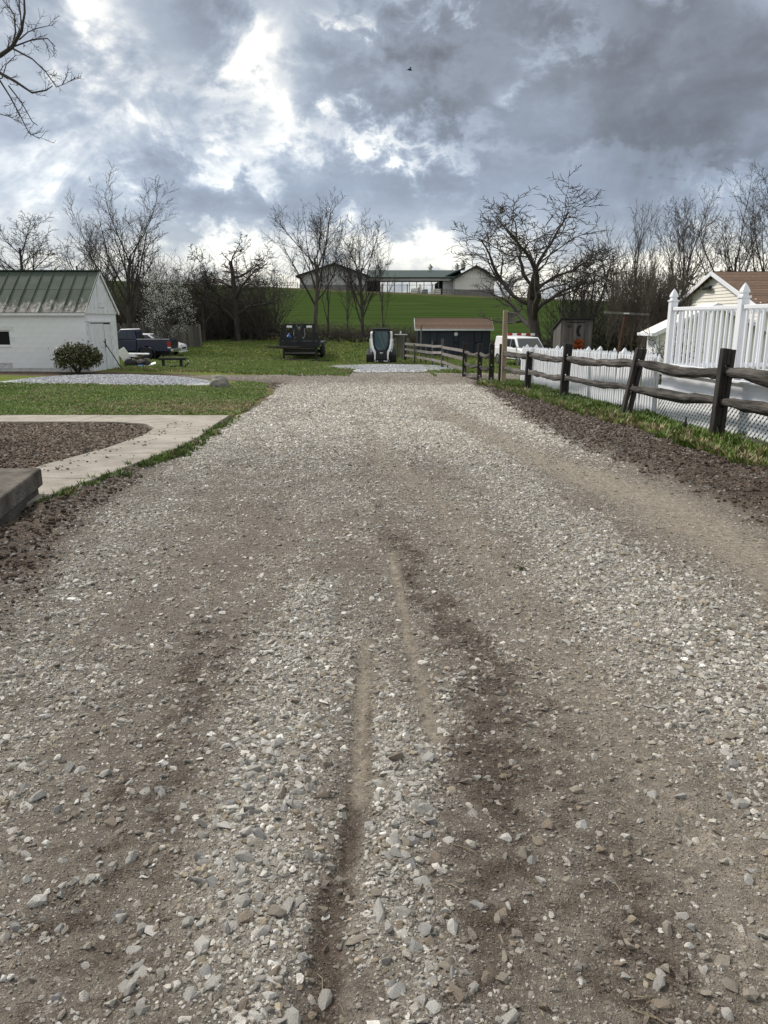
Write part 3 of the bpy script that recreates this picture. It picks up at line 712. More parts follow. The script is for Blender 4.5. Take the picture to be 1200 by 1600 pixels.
def stone_bed():
    poly_in = lambda x, y: (x < np.interp(y, [7, 9.1, 10.6, 12.1, 13.05, 13.75, 14.06], [-4.16, -4.16, -3.92, -3.84, -3.97, -4.35, -5.0]))*(y < 14.05)*(y > 7.3)
    rs = np.random.RandomState(8); n = 30000; x = rs.uniform(-9.5, -3.8, n); y = rs.uniform(7.3, 14.05, n)
    k = poly_in(x, y)*((x > -6.4) | (y > 9.2)); x, y = x[k], y[k]; n = len(x); sz = rs.uniform(.025, .075, n)
    pal = np.array([(.155, .115, .085), (.22, .172, .130), (.11, .085, .065), (.29, .245, .195), (.18, .115, .08)])
    col = pal[rs.choice(5, n, p=[.35, .25, .2, .1, .1])]*rs.uniform(.8, 1.2, n)[:, None]
    xs = np.arange(-9.5, -3.7, .2); ys = np.arange(7.2, 14.1, .2); X, Y, f = grid_mesh(xs, ys)
    kv = poly_in(X, Y); f = f[kv[f].any(1)]
    X2 = np.where(kv, X, np.minimum(X, np.interp(Y, [7, 9.1, 10.6, 12.1, 13.05, 13.75, 14.06], [-4.16, -4.16, -3.92, -3.84, -3.97, -4.35, -5.0])))
    o = np_mesh('stone_bed', np.stack([X2, np.minimum(Y, 14.05), gz(X2, Y)+.012], 1), f, mat('bed_soil', (.06, .048, .04), .95, .4, 8, .5, 40), smooth=True)
    kind(o, 'structure', 'bed of brown stones enclosed by the concrete walk')
    scatter('bed_stones', np.stack([x, y, gz(x, y)+.012+sz*.2], 1), np.stack([rs.normal(0, .4, n), rs.normal(0, .4, n), rs.uniform(0, 6.28, n)], 1),
            np.stack([sz*1.1, sz*.9, sz*.75], 1), rs.randint(0, 24, n), col, STONE_C, 'brown and grey stones filling the bed beside the walk')
    # a few kicked out onto the concrete
    m = 110; t = rs.uniform(0, 1, m); yy = 8.5+5.5*t; xx = np.interp(yy, [7, 9.1, 10.6, 12.1, 13.05, 13.9], [-4.1, -4.1, -3.85, -3.78, -3.7, -3.9])+np.abs(rs.normal(0, .35, m)); sz = rs.uniform(.012, .05, m)
    kk = xx < -3.02; xx, yy, sz = xx[kk], yy[kk], sz[kk]; m = len(xx)
    scatter('strayed_stones', np.stack([xx, yy, gz(xx, yy)+.055+sz*.2], 1), np.stack([0*xx, 0*xx, rs.uniform(0, 6, m)], 1), np.stack([sz, sz, sz*.7], 1), rs.randint(0, 24, m), pal[rs.randint(0, 3, m)], STONE_C, 'brown stones strayed onto the concrete walk')
stone_bed()

# --- two pads of fresh white gravel
def pad(name, label, outline, h, n, seed):
    rs = np.random.RandomState(seed); a = np.array(outline, float); c = a.mean(0)
    th = np.linspace(0, 2*math.pi, 49)[:-1]
    # radial outline by interpolating the given corners
    ang = np.arctan2(a[:, 1]-c[1], a[:, 0]-c[0]); o = np.argsort(ang); ang = ang[o]; rad = np.hypot(*(a-c).T)[o]
    rf = lambda t: np.interp((t+math.pi) % (2*math.pi)-math.pi, np.concatenate([ang[-1:]-2*math.pi, ang, ang[:1]+2*math.pi]), np.concatenate([rad[-1:], rad, rad[:1]]))
    vs = []; fs = []
    rings = [0, .3, .6, .85, .96, 1.04]; hh = [h, h, h, h*.8, h*.35, -.06]
    for r_, z_ in zip(rings, hh):
        for t in th:
            r = rf(t)*r_*(1+.05*math.sin(5*t+seed)+.03*math.sin(11*t)); x, y = c[0]+r*math.cos(t), c[1]+r*math.sin(t); vs.append((x, y, G(x, y)+z_))
    k = len(th)
    for i in range(len(rings)-1):
        for j in range(k): fs.append((i*k+j, i*k+(j+1) % k, (i+1)*k+(j+1) % k, (i+1)*k+j))
    ob = np_mesh(name, np.array(vs), np.array(fs), mat('white_gravel', (.32, .33, .335), .95, .3, 16, .8, 24, col2=(.48, .49, .50)), smooth=True); kind(ob, 'structure', label)
    t = rs.uniform(0, 2*math.pi, n); r = np.sqrt(rs.uniform(0, 1, n))*rf(t)*1.06; x = c[0]+r*np.cos(t); y = c[1]+r*np.sin(t); q = r/rf(t)
    sz = rs.uniform(.035, .075, n); col = np.array((.48, .49, .505))*rs.uniform(.65, 1.3, n)[:, None]
    z = gz(x, y)+np.interp(q, rings, hh)
    scatter(name+'_stones', np.stack([x, y, z+.01], 1), np.stack([rs.normal(0, .4, n), rs.normal(0, .4, n), rs.uniform(0, 6.28, n)], 1), np.stack([sz, sz, sz*.7], 1), rs.randint(0, 24, n), col, STONE_C, label.replace('pad of', 'loose stones of the'))
pad('shed_gravel_pad', 'pad of bluish white gravel in front of the white shed', [(-12.2, 24.8), (-9, 24.3), (-6.3, 24.6), (-5.6, 25.6), (-6.4, 27.4), (-8.3, 28.6), (-10.2, 28.4), (-12.0, 26.6)], .06, 9000, 3)
pad('parking_gravel_pad', 'pad of white gravel in front of the skid steer loader', [(-1.05, 35.6), (1.8, 35.4), (1.9, 37.5), (1.65, 45.0), (0, 45.6), (-1.2, 45.2), (-1.1, 39)], .07, 7000, 6)

# --- grass
def grass(name, label, n, xr, yr, dens, h0, h1, seed, cols=((.145, .215, .042), (.220, .295, .080)), dry=(.40, .33, .19), dryf=None):
    rs = np.random.RandomState(seed); x = rs.uniform(*xr, n); y = rs.uniform(*yr, n); p = dens(x, y); k = rs.uniform(0, 1, n) < p
    x, y = x[k], y[k]; n = len(x); t = np.clip(.5+.8*fbm(x*.6, y*.6+3, 3)+rs.normal(0, .25, n), 0, 1)[:, None]
    col = np.array(cols[0])*(1-t)+np.array(cols[1])*t
    dq = np.clip((dryf(x, y) if dryf else 0)+.10+.4*fbm(x*.4+9, y*.4, 3), 0, 1); isd = rs.uniform(0, 1, n) < dq; col[isd] = np.array(dry)*rs.uniform(.6, 1.1, isd.sum())[:, None]
    h = rs.uniform(h0, h1, n)*(1+.35*fbm(x*.8, y*.8, 2)); w = np.maximum(h, .09)*rs.uniform(.9, 1.5, n)
    rot = np.stack([rs.normal(0, .12, n), rs.normal(0, .12, n), rs.uniform(0, 6.28, n)], 1)
    scatter(name, np.stack([x, y, gz(x, y)], 1), rot, np.stack([w, w, h], 1), rs.randint(0, 10, n), col, TUFT_C, label)
def in_drive(x, y): return np.minimum(np.minimum(x-XL(y), XR(y)-x), YEND-y)
dry1 = lambda x, y: .75*np.exp(-((x+4.2)/1.5)**2-((y-17.2)/1.2)**2)+.8*np.exp(-((x+9)/2.5)**2-((y-32.8)/.6)**2)
def d_front(x, y):
    n = fbm(x*.7, y*.7, 3); return ((y > 15.36)*(in_drive(x, y) < -.02+.12*n)*(1-sst(23.6, 24.6, y-.35*n+0*x)*(x < -5))*(1-.85*sst(27.0, 28, y)))*(.95)*(x < -2.6)
grass('lawn_grass', 'short green grass of the lawn beside the concrete walk', 52000, (-16, -2.6), (15.3, 28), d_front, .035, .085, 21, dryf=dry1)
def d_back(x, y):
    n = fbm(x*.35, y*.35, 3)
    d = sst(31.6, 32.6, y+.8*n)*(1-sst(66, 70, y+n))*np.where(x < 2.2, 1, sst(34.5, 36, y))*.95
    d = d*(1-(np.abs(x-.3) < 1.75)*(y < 46))*(1-.7*sst(3.0, 1.2, np.hypot((x+.3)/1.3, y-37)))
    return d*(1-(x < -11.4)*(y < 35.2))
grass('rear_lawn_grass', 'green grass of the wide lawn behind the drive', 90000, (-32, 16), (31.5, 70), d_back, .06, .13, 22, dryf=dry1)
grass('verge_grass', 'rough green grass along the foot of the split rail fence', 30000, (3.2, 6.8), (6, 28.5),
      lambda x, y: (x > XR(y)-.12+.22*fbm(x*1.5, y*1.5, 3))*(x < XR(y)+1.6)*(1-sst(27, 28.2, y))*np.clip(.55+1.5*fbm(x*1.1, y*.9+5, 3)+.8*sst(.2, .9, x-XR(y)), .05, 1), .07, .20, 23, cols=((.10, .155, .028), (.17, .24, .055)), dryf=lambda x, y: .40*np.exp(-((x-XR(y))/.25)**2)-.12)
grass('walk_edge_grass', 'ragged grass tufts between the concrete walk and the drive', 3800, (-3.5, -2.4), (7.0, 15.4),
      lambda x, y: np.exp(-((x-np.interp(y, [7.3, 7.7, 9.34, 10.7, 12.2, 15.2], [-3.2, -3.12, -2.94, -2.77, -2.79, -2.93]))/.11)**2)*np.clip(.55+1.6*fbm(x*0, y*.55, 3), 0, 1), .04, .12, 24, cols=((.09, .13, .03), (.15, .21, .05)))
grass('yard_grass', 'grass of the fenced yard behind the white picket fence', 16000, (5.0, 22), (15, 42), lambda x, y: (x > 5.6)*(1-(np.abs(y-31.3) < 2.3)*1.0), .06, .14, 25)
grass('far_verge_grass', 'long grass under the hedgerow trees', 16000, (-40, 30), (64, 71), lambda x, y: .3+.7*sst(65, 67, y), .15, .45, 26, cols=((.045, .06, .02), (.10, .10, .045)))

# ------------------------------------------------------------------ white block shed with green metal roof
def block_shed():
    X1, Y0, Y1 = -11.70, 31.0, 34.6                         # right end wall, front wall, rear wall
    zb = -.52; ze = 1.86; zr = 3.50; ym = (Y0+Y1)/2; LEN = 9.0
    t = thing('block_shed', 'white painted block shed with a rusty green metal roof at the left', 'shed', (X1, Y0, zb))
    W = Y1-Y0; H = ze-zb; HR = zr-zb
    # core walls stand 12 mm behind the block faces and show in the joints
    win = (-4.75, -3.02, 1.07, 1.68)                       # window opening x0,x1,z0,z1
    core = MB()
    for x0, x1, z0, z1 in ((-LEN, win[0], 0, H), (win[1], -.02, 0, H), (win[0], win[1], 0, win[2]), (win[0], win[1], win[3], H)): core.bb(x0, x1, .001, .22, z0, z1)
    core.bb(-.22, -.001, .22, W-.02, 0, H); core.bb(-LEN, -.22, W-.22, W-.02, 0, H); core.bb(-LEN, -LEN+.2, .22, W-.22, 0, H)
    core.build('wall', 'mortar', t)
    bh = .2; bl = .405
    bm_ = MB().box((0, 0, 0), (bl-.005, .03, bh-.005)).mesh('block', 'white_block'); bh_ = MB().box((0, 0, 0), (bl/2-.005, .03, bh-.005)).mesh('block', 'white_block')
    ex_ = MB().box((0, 0, 0), (.03, bl-.005, bh-.005)).mesh('block', 'white_block'); exh = MB().box((0, 0, 0), (.03, bl/2-.005, bh-.005)).mesh('block', 'white_block')
    st_ = []
    mat('stained_block', (.36, .35, .325), .85, .1, 4, .3, 60, rndv=.06, col2=(.74, .74, .73), sharp=(.35, .66))
    for q in (bm_, bh_, ex_, exh):
        c_ = q.copy(); c_.materials.clear(); c_.materials.append(MATS['stained_block']); st_.append(c_)
    nrow = int(H/bh)
    for r in range(nrow):
        z = r*bh+bh/2+.02
        x = -bl/2 if r % 2 == 0 else -bl/4; first = r % 2 == 1
        while x > -6.6:
            half = first and x > -bl/3; wdt = bl/2 if half else bl
            inside = x+wdt/2 > win[0]+.02 and x-wdt/2 < win[1]-.02 and z+bh/2 > win[2]+.02 and z-bh/2 < win[3]-.02
            if not inside: link_mesh('block', (st_[1] if half else st_[0]) if r < 1 or (r == 1 and rnd.random() < .35) else (bh_ if half else bm_), t, (x, .012+rnd.uniform(-.0015, .0015), z))
            x -= (bl/2+bl/4 if False else (bl*.75 if half else bl))
        y = bl/2+.03 if r % 2 == 1 else bl/4+.03; k = 0
        while y < W:
            half = (r % 2 == 0 and k == 0); wdt = bl/2 if half else bl
            if not (y+wdt/2 > .42 and y-wdt/2 < 2.72 and z < 1.98) and y+wdt/2 < W+.02: link_mesh('block', (st_[3] if half else st_[2]) if r < 1 else (exh if half else ex_), t, (-.012, y, z))
            y += bl*.75 if half else bl; k += 1
    # door in the end wall
    MB().bb(-.03, .05, .30, 2.86, 1.98, 2.05).bb(-.03, .03, .36, .44, 0, 1.97).bb(-.03, .03, 2.72, 2.8, 0, 1.97).build('door_frame', 'white_paint', t, jit=.003)
    MB().bb(.0, .003, .44, 2.72, .0, 1.96).build('door_gap_shade', 'dark', t)  # dark sheet standing in for shade in the gaps round the door leaves
    d = MB().bb(.004, .010, .45, 1.90, .03, 1.93).build('door', 'white_paint', t)
    for k in range(4): MB().bb(.011, .024, .455+k*.361, .455+k*.361+.350, .035, 1.925).build('board', 'white_paint', d)
    d2 = MB().bb(.004, .008, 1.96, 2.70, .03, 1.90).build('door', 'white_paint', t)
    for k in range(2): MB().bb(.009, .018, 1.965+k*.37, 1.965+k*.37+.355, .035, 1.895).build('board', 'white_paint', d2)
    MB().bb(.018, .05, 1.9, 1.95, .95, 1.3).build('handle', 'black_metal', d)
    # board gable
    nb = 16; g0, g1 = -.06, W+.06
    for k in range(nb):
        a = g0+(g1-g0)*k/nb; b = g0+(g1-g0)*(k+1)/nb-.008
        f = lambda y: H+.02+max(0, (HR-H-.10)*(1-abs(y-W/2)/(W/2+.06)))
        off = .03+(k % 2)*.006
        poly = [(a, H-.06), (b, H-.06), (b, f(b))]+([(W/2, f(W/2))] if a < W/2 < b else [])+[(a, f(a))]
        MB().prism(poly, 'x', 0, off).build('gable_board', 'white_paint', t)
    ld = MB().bb(.036, .062, W/2-.36, W/2+.36, H+.2, H+1.12).build('loft_door', 'white_paint', t)
    MB().bb(.062, .075, W/2-.3, W/2-.05, H+.35, H+.40).bb(.062, .075, W/2-.3, W/2-.05, H+.95, H+1.0).build('hinge', 'white_paint', ld)
    # window
    w = MB().bb(win[0], win[1], .05, .09, win[2], win[2]+.05).bb(win[0], win[1], .05, .09, win[3]-.05, win[3]).bb(win[0], win[0]+.05, .05, .09, win[2]+.05, win[3]-.05).bb(win[1]-.05, win[1], .05, .09, win[2]+.05, win[3]-.05).bb((win[0]+win[1])/2+.1, (win[0]+win[1])/2+.14, .05, .09, win[2]+.05, win[3]-.05).build('window', 'white_paint', t)
    mid = (win[0]+win[1])/2+.12
    for a, b in ((win[0]+.05, mid-.02), (mid+.02, win[1]-.05)): MB().bb(a, b, .065, .075, win[2]+.05, win[3]-.05).build('pane', 'dark', w)
    MB().bb(win[0]-.03, win[1]+.03, -.02, .05, win[2]-.04, win[2]).build('sill', 'white_paint', w)
    # standing seam roof
    ov = .16; pw = .46
    m = bpy.data.materials.new('green_roof_metal'); m.use_nodes = True; N = m.node_tree.nodes; L = m.node_tree.links; b = N['Principled BSDF']; b.inputs['Roughness'].default_value = .8; b.inputs['Specular IOR Level'].default_value = .2
    tc = N.new('ShaderNodeTexCoord'); sp = N.new('ShaderNodeSeparateXYZ'); L.new(tc.outputs['Object'], sp.inputs[0])
    def noise(s, d, st=(1, 1, 1)):
        mp = N.new('ShaderNodeMapping'); mp.inputs['Scale'].default_value = st; L.new(tc.outputs['Object'], mp.inputs[0]); n = N.new('ShaderNodeTexNoise'); n.inputs['Scale'].default_value = s; n.inputs['Detail'].default_value = d; n.inputs['Roughness'].default_value = .68; L.new(mp.outputs[0], n.inputs['Vector']); return n.outputs['Fac']
    def rmp(f, p0, c0, p1, c1):
        r = N.new('ShaderNodeValToRGB'); L.new(f, r.inputs[0]); e = r.color_ramp.elements; e[0].position = p0; e[0].color = (*c0, 1); e[1].position = p1; e[1].color = (*c1, 1); return r.outputs[0]
    def mixc(f, a_, b_):
        q = N.new('ShaderNodeMix'); q.data_type = 'RGBA'; L.new(f, q.inputs[0]); L.new(a_, q.inputs[6]); L.new(b_, q.inputs[7]); return q.outputs[2]
    green = rmp(noise(1.5, 6), .3, (.042, .060, .044), .7, (.080, .100, .078))
    worn = rmp(noise(7, 6), .38, (.16, .13, .105), .6, (.36, .36, .345))
    mr = N.new('ShaderNodeMapRange'); L.new(sp.outputs[2], mr.inputs[0]); mr.inputs[1].default_value = H-.1; mr.inputs[2].default_value = H+1.15; mr.inputs[3].default_value = .30; mr.inputs[4].default_value = -.22
    ad = N.new('ShaderNodeMath'); ad.operation = 'ADD'; L.new(noise(4.5, 10, (1.8, .5, .5)), ad.inputs[0]); L.new(mr.outputs[0], ad.inputs[1])
    th = N.new('ShaderNodeMapRange'); L.new(ad.outputs[0], th.inputs[0]); th.inputs[1].default_value = .58; th.inputs[2].default_value = .74
    oi = N.new('ShaderNodeObjectInfo'); c = mixc(th.outputs[0], green, worn)
    ht = N.new('ShaderNodeMapRange'); L.new(oi.outputs['Random'], ht.inputs[0]); ht.inputs[3].default_value = .85; ht.inputs[4].default_value = 1.15
    q = N.new('ShaderNodeMix'); q.data_type = 'RGBA'; q.blend_type = 'MULTIPLY'; q.inputs[0].default_value = 1; L.new(c, q.inputs[6]); L.new(ht.outputs[0], q.inputs[7]); L.new(q.outputs[2], b.inputs['Base Color'])
    MATS['green_roof_metal'] = m
    for side in (0, 1):
        yE = -ov if side == 0 else W+ov; zE = H-.02; slope = (HR-zE)/(W/2+ov)
        def pt(x, s, lift=0.0):
            y = yE+(W/2-yE)*s; z = zE+(HR-zE)*s; nz = 1/math.hypot(1, slope); ny = (-1 if side == 0 else 1)*slope*nz
            return (x, y+ny*lift, z+nz*lift)
        x = .10; k = 0
        while x > -6.9 if side == 0 else x > -6.9:
            a, b_ = x, x-pw+.004
            # two sheets per strip, with a lap half way
            for s0, s1, lf in ((0, .56, .0), (.54, 1.0, .006)):
                mb = MB(); mb.add([pt(a, s0, lf), pt(b_, s0, lf), pt(b_, s1, lf), pt(a, s1, lf), pt(a, s0, lf-.012), pt(b_, s0, lf-.012), pt(b_, s1, lf-.012), pt(a, s1, lf-.012)], [(0, 1, 2, 3), (7, 6, 5, 4), (0, 4, 5, 1), (1, 5, 6, 2), (2, 6, 7, 3), (3, 7, 4, 0)])
                p = mb.build('roof_panel', 'green_roof_metal', t)
            s_ = MB().bar(pt(a, 0, .016), pt(a, 1, .016), .022, .036).build('seam', 'green_roof_metal', p)
            x -= pw; k += 1
    MB().bar((.12, W/2, HR+.012), (-7, W/2, HR+.012), .22, .03).build('ridge_cap', 'green_metal', t)
    MB().bb(-7, .06, -.13, -.10, H-.14, H-.035).build('fascia', 'white_paint', t)
    for s in (-1, 1):
        a = (.09, W/2+s*(W/2+.15), H-.06); b2 = (.09, W/2, HR-.05); MB().bar(a, b2, .03, .12).build('barge_board', 'white_paint', t)
    MB().bb(-7, 0, -.10, .01, H-.05, H-.03).build('soffit', 'white_paint', t)
block_shed()

# rake handle leaning on the shed door
a, b = atx(162, 533, -11.58), Vector((-11.28, 33.55, G(-11.28, 33.55)))
lp = thing('leaning_pole', 'thin dark pole leaning against the white shed door', 'pole', b)
MB().tube([(0, 0, 0), (a-b)*.5+Vector((.01, 0, 0)), a-b], [.022, .02, .018], 7).build('shaft', 'twig_brown', lp)
MB().box((.0, .0, .04), (.05, .16, .10), (.2, 0, .2)).build('tool_head', 'rust', lp, bevel=.01)

# ------------------------------------------------------------------ leafy things
def leaves(rs, centers, size, up=.25, asp=.45):
    """elongated leaf quads round given points"""
    n = len(centers); d = rs.normal(0, 1, (n, 3)); d[:, 2] += up; d /= np.linalg.norm(d, axis=1)[:, None]
    e = np.cross(d, rs.normal(0, 1, (n, 3))); e /= np.linalg.norm(e, axis=1)[:, None]
    s = size*rs.uniform(.6, 1.25, n)[:, None]; a = d*s; b = e*s*asp*.5
    v = np.stack([centers-a*.5, centers+b-a*.05, centers+a*.5, centers-b-a*.05], 1).reshape(-1, 3)
    f = np.arange(4*n).reshape(n, 4); return v, f
def rhododendron():
    x, y = -11.75, 29.9; z = G(x, y); t = thing('evergreen_bush', 'rounded dark evergreen bush against the white shed wall', 'bush', (x, y, z))
    rs = np.random.RandomState(4); mb = MB()
    for k in range(16):
        a = rs.uniform(0, 6.28); r = rs.uniform(.25, .65); mb.tube([(0, 0, -.05), (math.cos(a)*r*.4, math.sin(a)*r*.4, .3), (math.cos(a)*r, math.sin(a)*r, rs.uniform(.5, .9))], [.025, .018, .008], 5)
    mb.build('stem', 'bark', t)
    P = []
    for k in range(170):        # leaf whorls on lobes of an uneven crown
        u = rs.uniform(-.55, 1); a = rs.uniform(0, 6.28); q = math.sqrt(1-u*u); lob = 1+.14*math.sin(3*a+1)+.1*math.sin(5*a)
        c = np.array((.72*q*math.cos(a)*lob, .62*q*math.sin(a)*lob, .58+.42*u+.05*math.sin(4*a)))*rs.uniform(.86, 1.04); c[2] = max(c[2], .2)
        P.append(c+rs.normal(0, .075, (26, 3)))
    for k in range(40): P.append(rs.normal(0, 1, (14, 3))*np.array((.33, .3, .2))+np.array((0, 0, .6)))
    v, f = leaves(rs, np.concatenate(P), .125, .2, .45)
    np_mesh('crown', v, f, 'leaf_dark', t)
rhododendron()

# ------------------------------------------------------------------ trees
def sweep(mb_v, mb_f, pts, rads, n):
    p = np.array(pts); d = np.gradient(p, axis=0); d /= np.linalg.norm(d, axis=1)[:, None]+1e-9
    up = np.array((.29, .41, .86)); sx = np.cross(d, up); l = np.linalg.norm(sx, axis=1)[:, None]; sx = sx/np.maximum(l, .05); sy = np.cross(sx, d)
    a = np.arange(n)*2*math.pi/n; ca, sa = np.cos(a), np.sin(a); r = np.array(rads)[:, None, None]
    ring = p[:, None, :]+(sx[:, None, :]*ca[None, :, None]+sy[:, None, :]*sa[None, :, None])*r
    o = sum(len(q) for q in mb_v) if False else mb_v[0]; mb_v[1].append(ring.reshape(-1, 3)); m = len(p)
    i = np.arange(m-1)[:, None]*n; k = np.arange(n)[None, :]; k2 = (k+1) % n
    mb_f.append((np.stack([i+k, i+k2, i+n+k2, i+n+k], -1).reshape(-1, 4))+o); mb_v[0] = o+m*n
def sweep_batch(paths):
    """paths: list of (pts, rads, sides); swept together by shape"""
    V = [0, []]; F = []; by = {}
    for p, r, n in paths: by.setdefault((len(p), n), []).append((p, r))
    for (m, n), lst in by.items():
        P = np.array([q[0] for q in lst], float); Rr = np.array([q[1] for q in lst], float)
        d = np.gradient(P, axis=1); d /= np.linalg.norm(d, axis=2, keepdims=True)+1e-9
        sx = np.cross(d, np.array((.29, .41, .86))); sx /= np.maximum(np.linalg.norm(sx, axis=2, keepdims=True), .05); sy = np.cross(sx, d)
        a = np.arange(n)*2*math.pi/n
        ring = P[:, :, None, :]+(sx[:, :, None, :]*np.cos(a)[None, None, :, None]+sy[:, :, None, :]*np.sin(a)[None, None, :, None])*Rr[:, :, None, None]
        o = V[0]; V[1].append(ring.reshape(-1, 3)); B = len(lst)
        bb = (np.arange(B)*m*n)[:, None, None]; i = (np.arange(m-1)*n)[None, :, None]; k = np.arange(n)[None, None, :]; k2 = (k+1) % n
        F.append(np.stack([bb+i+k, bb+i+k2, bb+i+n+k2, bb+i+n+k], -1).reshape(-1, 4)+o); V[0] = o+B*m*n
    return np.concatenate(V[1]), np.concatenate(F)
class Tree:
    def __init__(s, seed): s.r = random.Random(seed); s.rs = np.random.RandomState(seed); s.paths = {}; s.tips = []
    def put(s, part, pts, rads, n): s.paths.setdefault(part, []).append(([tuple(p) for p in pts], list(rads), n))
    def meshes(s): return {k: sweep_batch(v) for k, v in s.paths.items()}
    def branch(s, p, d, L, r, lv, P):
        rn = s.r; g = rn.gauss; nseg = P['seg'][lv]; w = P['wig'][lv]; tr = P['trop'][lv]; tip = P['tip'][lv]
        x, y, z = d; q = math.sqrt(x*x+y*y+z*z); x /= q; y /= q; z /= q
        px, py, pz = p; pts = [(px, py, pz)]; dirs = [(x, y, z)]; rad = [r]; st = L/nseg
        for i in range(nseg):
            x += g(0, w); y += g(0, w); z += g(0, w)+tr; q = math.sqrt(x*x+y*y+z*z); x /= q; y /= q; z /= q
            px += x*st; py += y*st; pz += z*st; pts.append((px, py, pz)); dirs.append((x, y, z)); rad.append(r*(1-(1-tip)*((i+1)/nseg)**.9))
        s.paths.setdefault('trunk' if lv <= P.get('trunk_lv', 0) else 'crown', []).append((pts, rad, (9, 6, 5, 3, 3, 3)[lv]))
        if lv+1 >= P['levels']:
            s.tips.append((pts[-1], 0)); s.tips.append((pts[len(pts)//2], 0)); return
        kn = max(1, int(round(P['kids'][lv]*rn.uniform(.75, 1.25)))); az = rn.uniform(0, 6.28); t0 = P['t0'][lv]
        for k in range(kn):
            t = t0+(1-t0)*((k+rn.uniform(.1, .95))/kn); f = t*nseg; i = min(int(f), nseg-1); u = f-i
            A, B = pts[i], pts[i+1]; c = (A[0]+(B[0]-A[0])*u, A[1]+(B[1]-A[1])*u, A[2]+(B[2]-A[2])*u); dx, dy, dz = dirs[i+1]; rr = rad[i]*(1-u)+rad[i+1]*u
            az += 2.399+rn.uniform(-.5, .5); ex, ey, ez = math.cos(az), math.sin(az), .15
            ax, ay, a_z = dy*ez-dz*ey, dz*ex-dx*ez, dx*ey-dy*ex; q = math.sqrt(ax*ax+ay*ay+a_z*a_z)+1e-9; ax /= q; ay /= q; a_z /= q
            an = R(P['ang'][lv]*rn.uniform(.7, 1.3)); ca, sa = math.cos(an), math.sin(an)
            nd = (dx*ca+(ay*dz-a_z*dy)*sa, dy*ca+(a_z*dx-ax*dz)*sa, dz*ca+(ax*dy-ay*dx)*sa)
            LL = L*P['len'][lv]*(1-P['fall'][lv]*(t-t0))*rn.uniform(.7, 1.2)
            s.branch(c, nd, LL, max(P['rmin'], min(rr*.85, rr*P['rr'][lv])), lv+1, P)
BASEP = dict(levels=5, seg=(7, 7, 5, 3, 2), wig=(.05, .09, .12, .15, .18), trop=(.03, .05, .04, .03, .02), tip=(.35, .25, .25, .3, .4), kids=(10, 8, 7, 6), t0=(.3, .2, .15, .1),
             ang=(42, 42, 42, 45), len=(.62, .55, .5, .45), fall=(.5, .5, .5, .4), rr=(.55, .55, .5, .5), rmin=.0115)
def make_tree(name, label, base, H, W, seed, P={}, trunk_r=.2, group=None, bark='bark', twig='twig', lean=(0, 0), cat='tree', leaf=None, loc_z=None, stems=1, spread=.0):
    p = dict(BASEP); p.update(P); T = Tree(seed); rs = T.rs
    for k in range(stems):
        a = rs.uniform(0, 6.28); off = (math.cos(a)*spread*rs.uniform(.2, 1), math.sin(a)*spread*rs.uniform(.2, 1))
        T.branch((off[0], off[1], -.15), (lean[0]+off[0]*.25, lean[1]+off[1]*.25, 1), H*p.get('trunk_len', .62)*rs.uniform(.8, 1) if stems > 1 else H*p.get('trunk_len', .62), trunk_r*(rs.uniform(.6, 1) if stems > 1 else 1), 0, p)
    MS = T.meshes(); allv = np.concatenate([q[0] for q in MS.values()]); top = np.percentile(allv[:, 2], 99.7); wx = np.percentile(allv[:, 0], 99.3)-np.percentile(allv[:, 0], .7); wc = (np.percentile(allv[:, 0], 99.3)+np.percentile(allv[:, 0], .7))/2
    sz = H/top; sx = W/wx
    x, y = base; z = G(x, y) if loc_z is None else loc_z
    t = thing(name, label, cat, (x, y, z), 0, group)
    def fit(v):
        v = v.copy(); k = sst(0, H*.5, v[:, 2]*sz); v[:, 2] *= sz; kk = 1+(sx-1)*k; v[:, 0] = v[:, 0]*kk-wc*sx*k*(0 if abs(lean[0]) > .01 else .7); v[:, 1] *= kk; return v
    for part, (mv, mf) in MS.items(): np_mesh(part, fit(mv), mf, bark if part == 'trunk' else twig, t, smooth=True)
    if leaf:
        m, n, size, sprd = leaf; tips = fit(np.array([q for q, _ in T.tips])); c = tips[rs.randint(0, len(tips), n)]+rs.normal(0, sprd, (n, 3))
        v, f = leaves(rs, c, size, .2, .8); np_mesh('blossom' if m == 'blossom' else 'leaves', v, f, m, t)
    return t
def wpos(px, Y): return (at(px, 520, Y).x, Y)
VASE = dict(kids=(10, 8, 7, 6), ang=(26, 30, 36, 40), t0=(.18, .25, .15, .1), len=(.85, .5, .45, .42), trop=(.02, .07, .05, .03, .02), fall=(.35, .4, .5, .4), wig=(.04, .06, .09, .12, .16))
WALNUT = dict(levels=5, kids=(8, 9, 8, 6), ang=(44, 44, 50, 50), t0=(.34, .25, .18, .1), len=(1.25, .52, .48, .45), wig=(.05, .17, .22, .24, .26), trop=(.02, .07, .05, .03, .02), seg=(6, 10, 7, 4, 2), fall=(.25, .35, .4, .4), rr=(.54, .54, .5, .5), rmin=.014, trunk_len=.36, tip=(.28, .22, .25, .35, .5))
CLUMP = dict(levels=4, kids=(7, 6, 5), ang=(24, 30, 40), t0=(.25, .2, .15), len=(.55, .5, .45), wig=(.09, .12, .15, .18), trop=(.05, .06, .05, .03), fall=(.5, .5, .4), trunk_len=.75)
TANGLE = dict(levels=5, kids=(8, 8, 6, 5), ang=(62, 55, 55, 55), t0=(.25, .15, .1, .1), len=(.8, .6, .5, .45), wig=(.10, .22, .26, .28, .3), trop=(.02, .0, -.02, -.02, -.02), trunk_len=.5, rmin=.014)
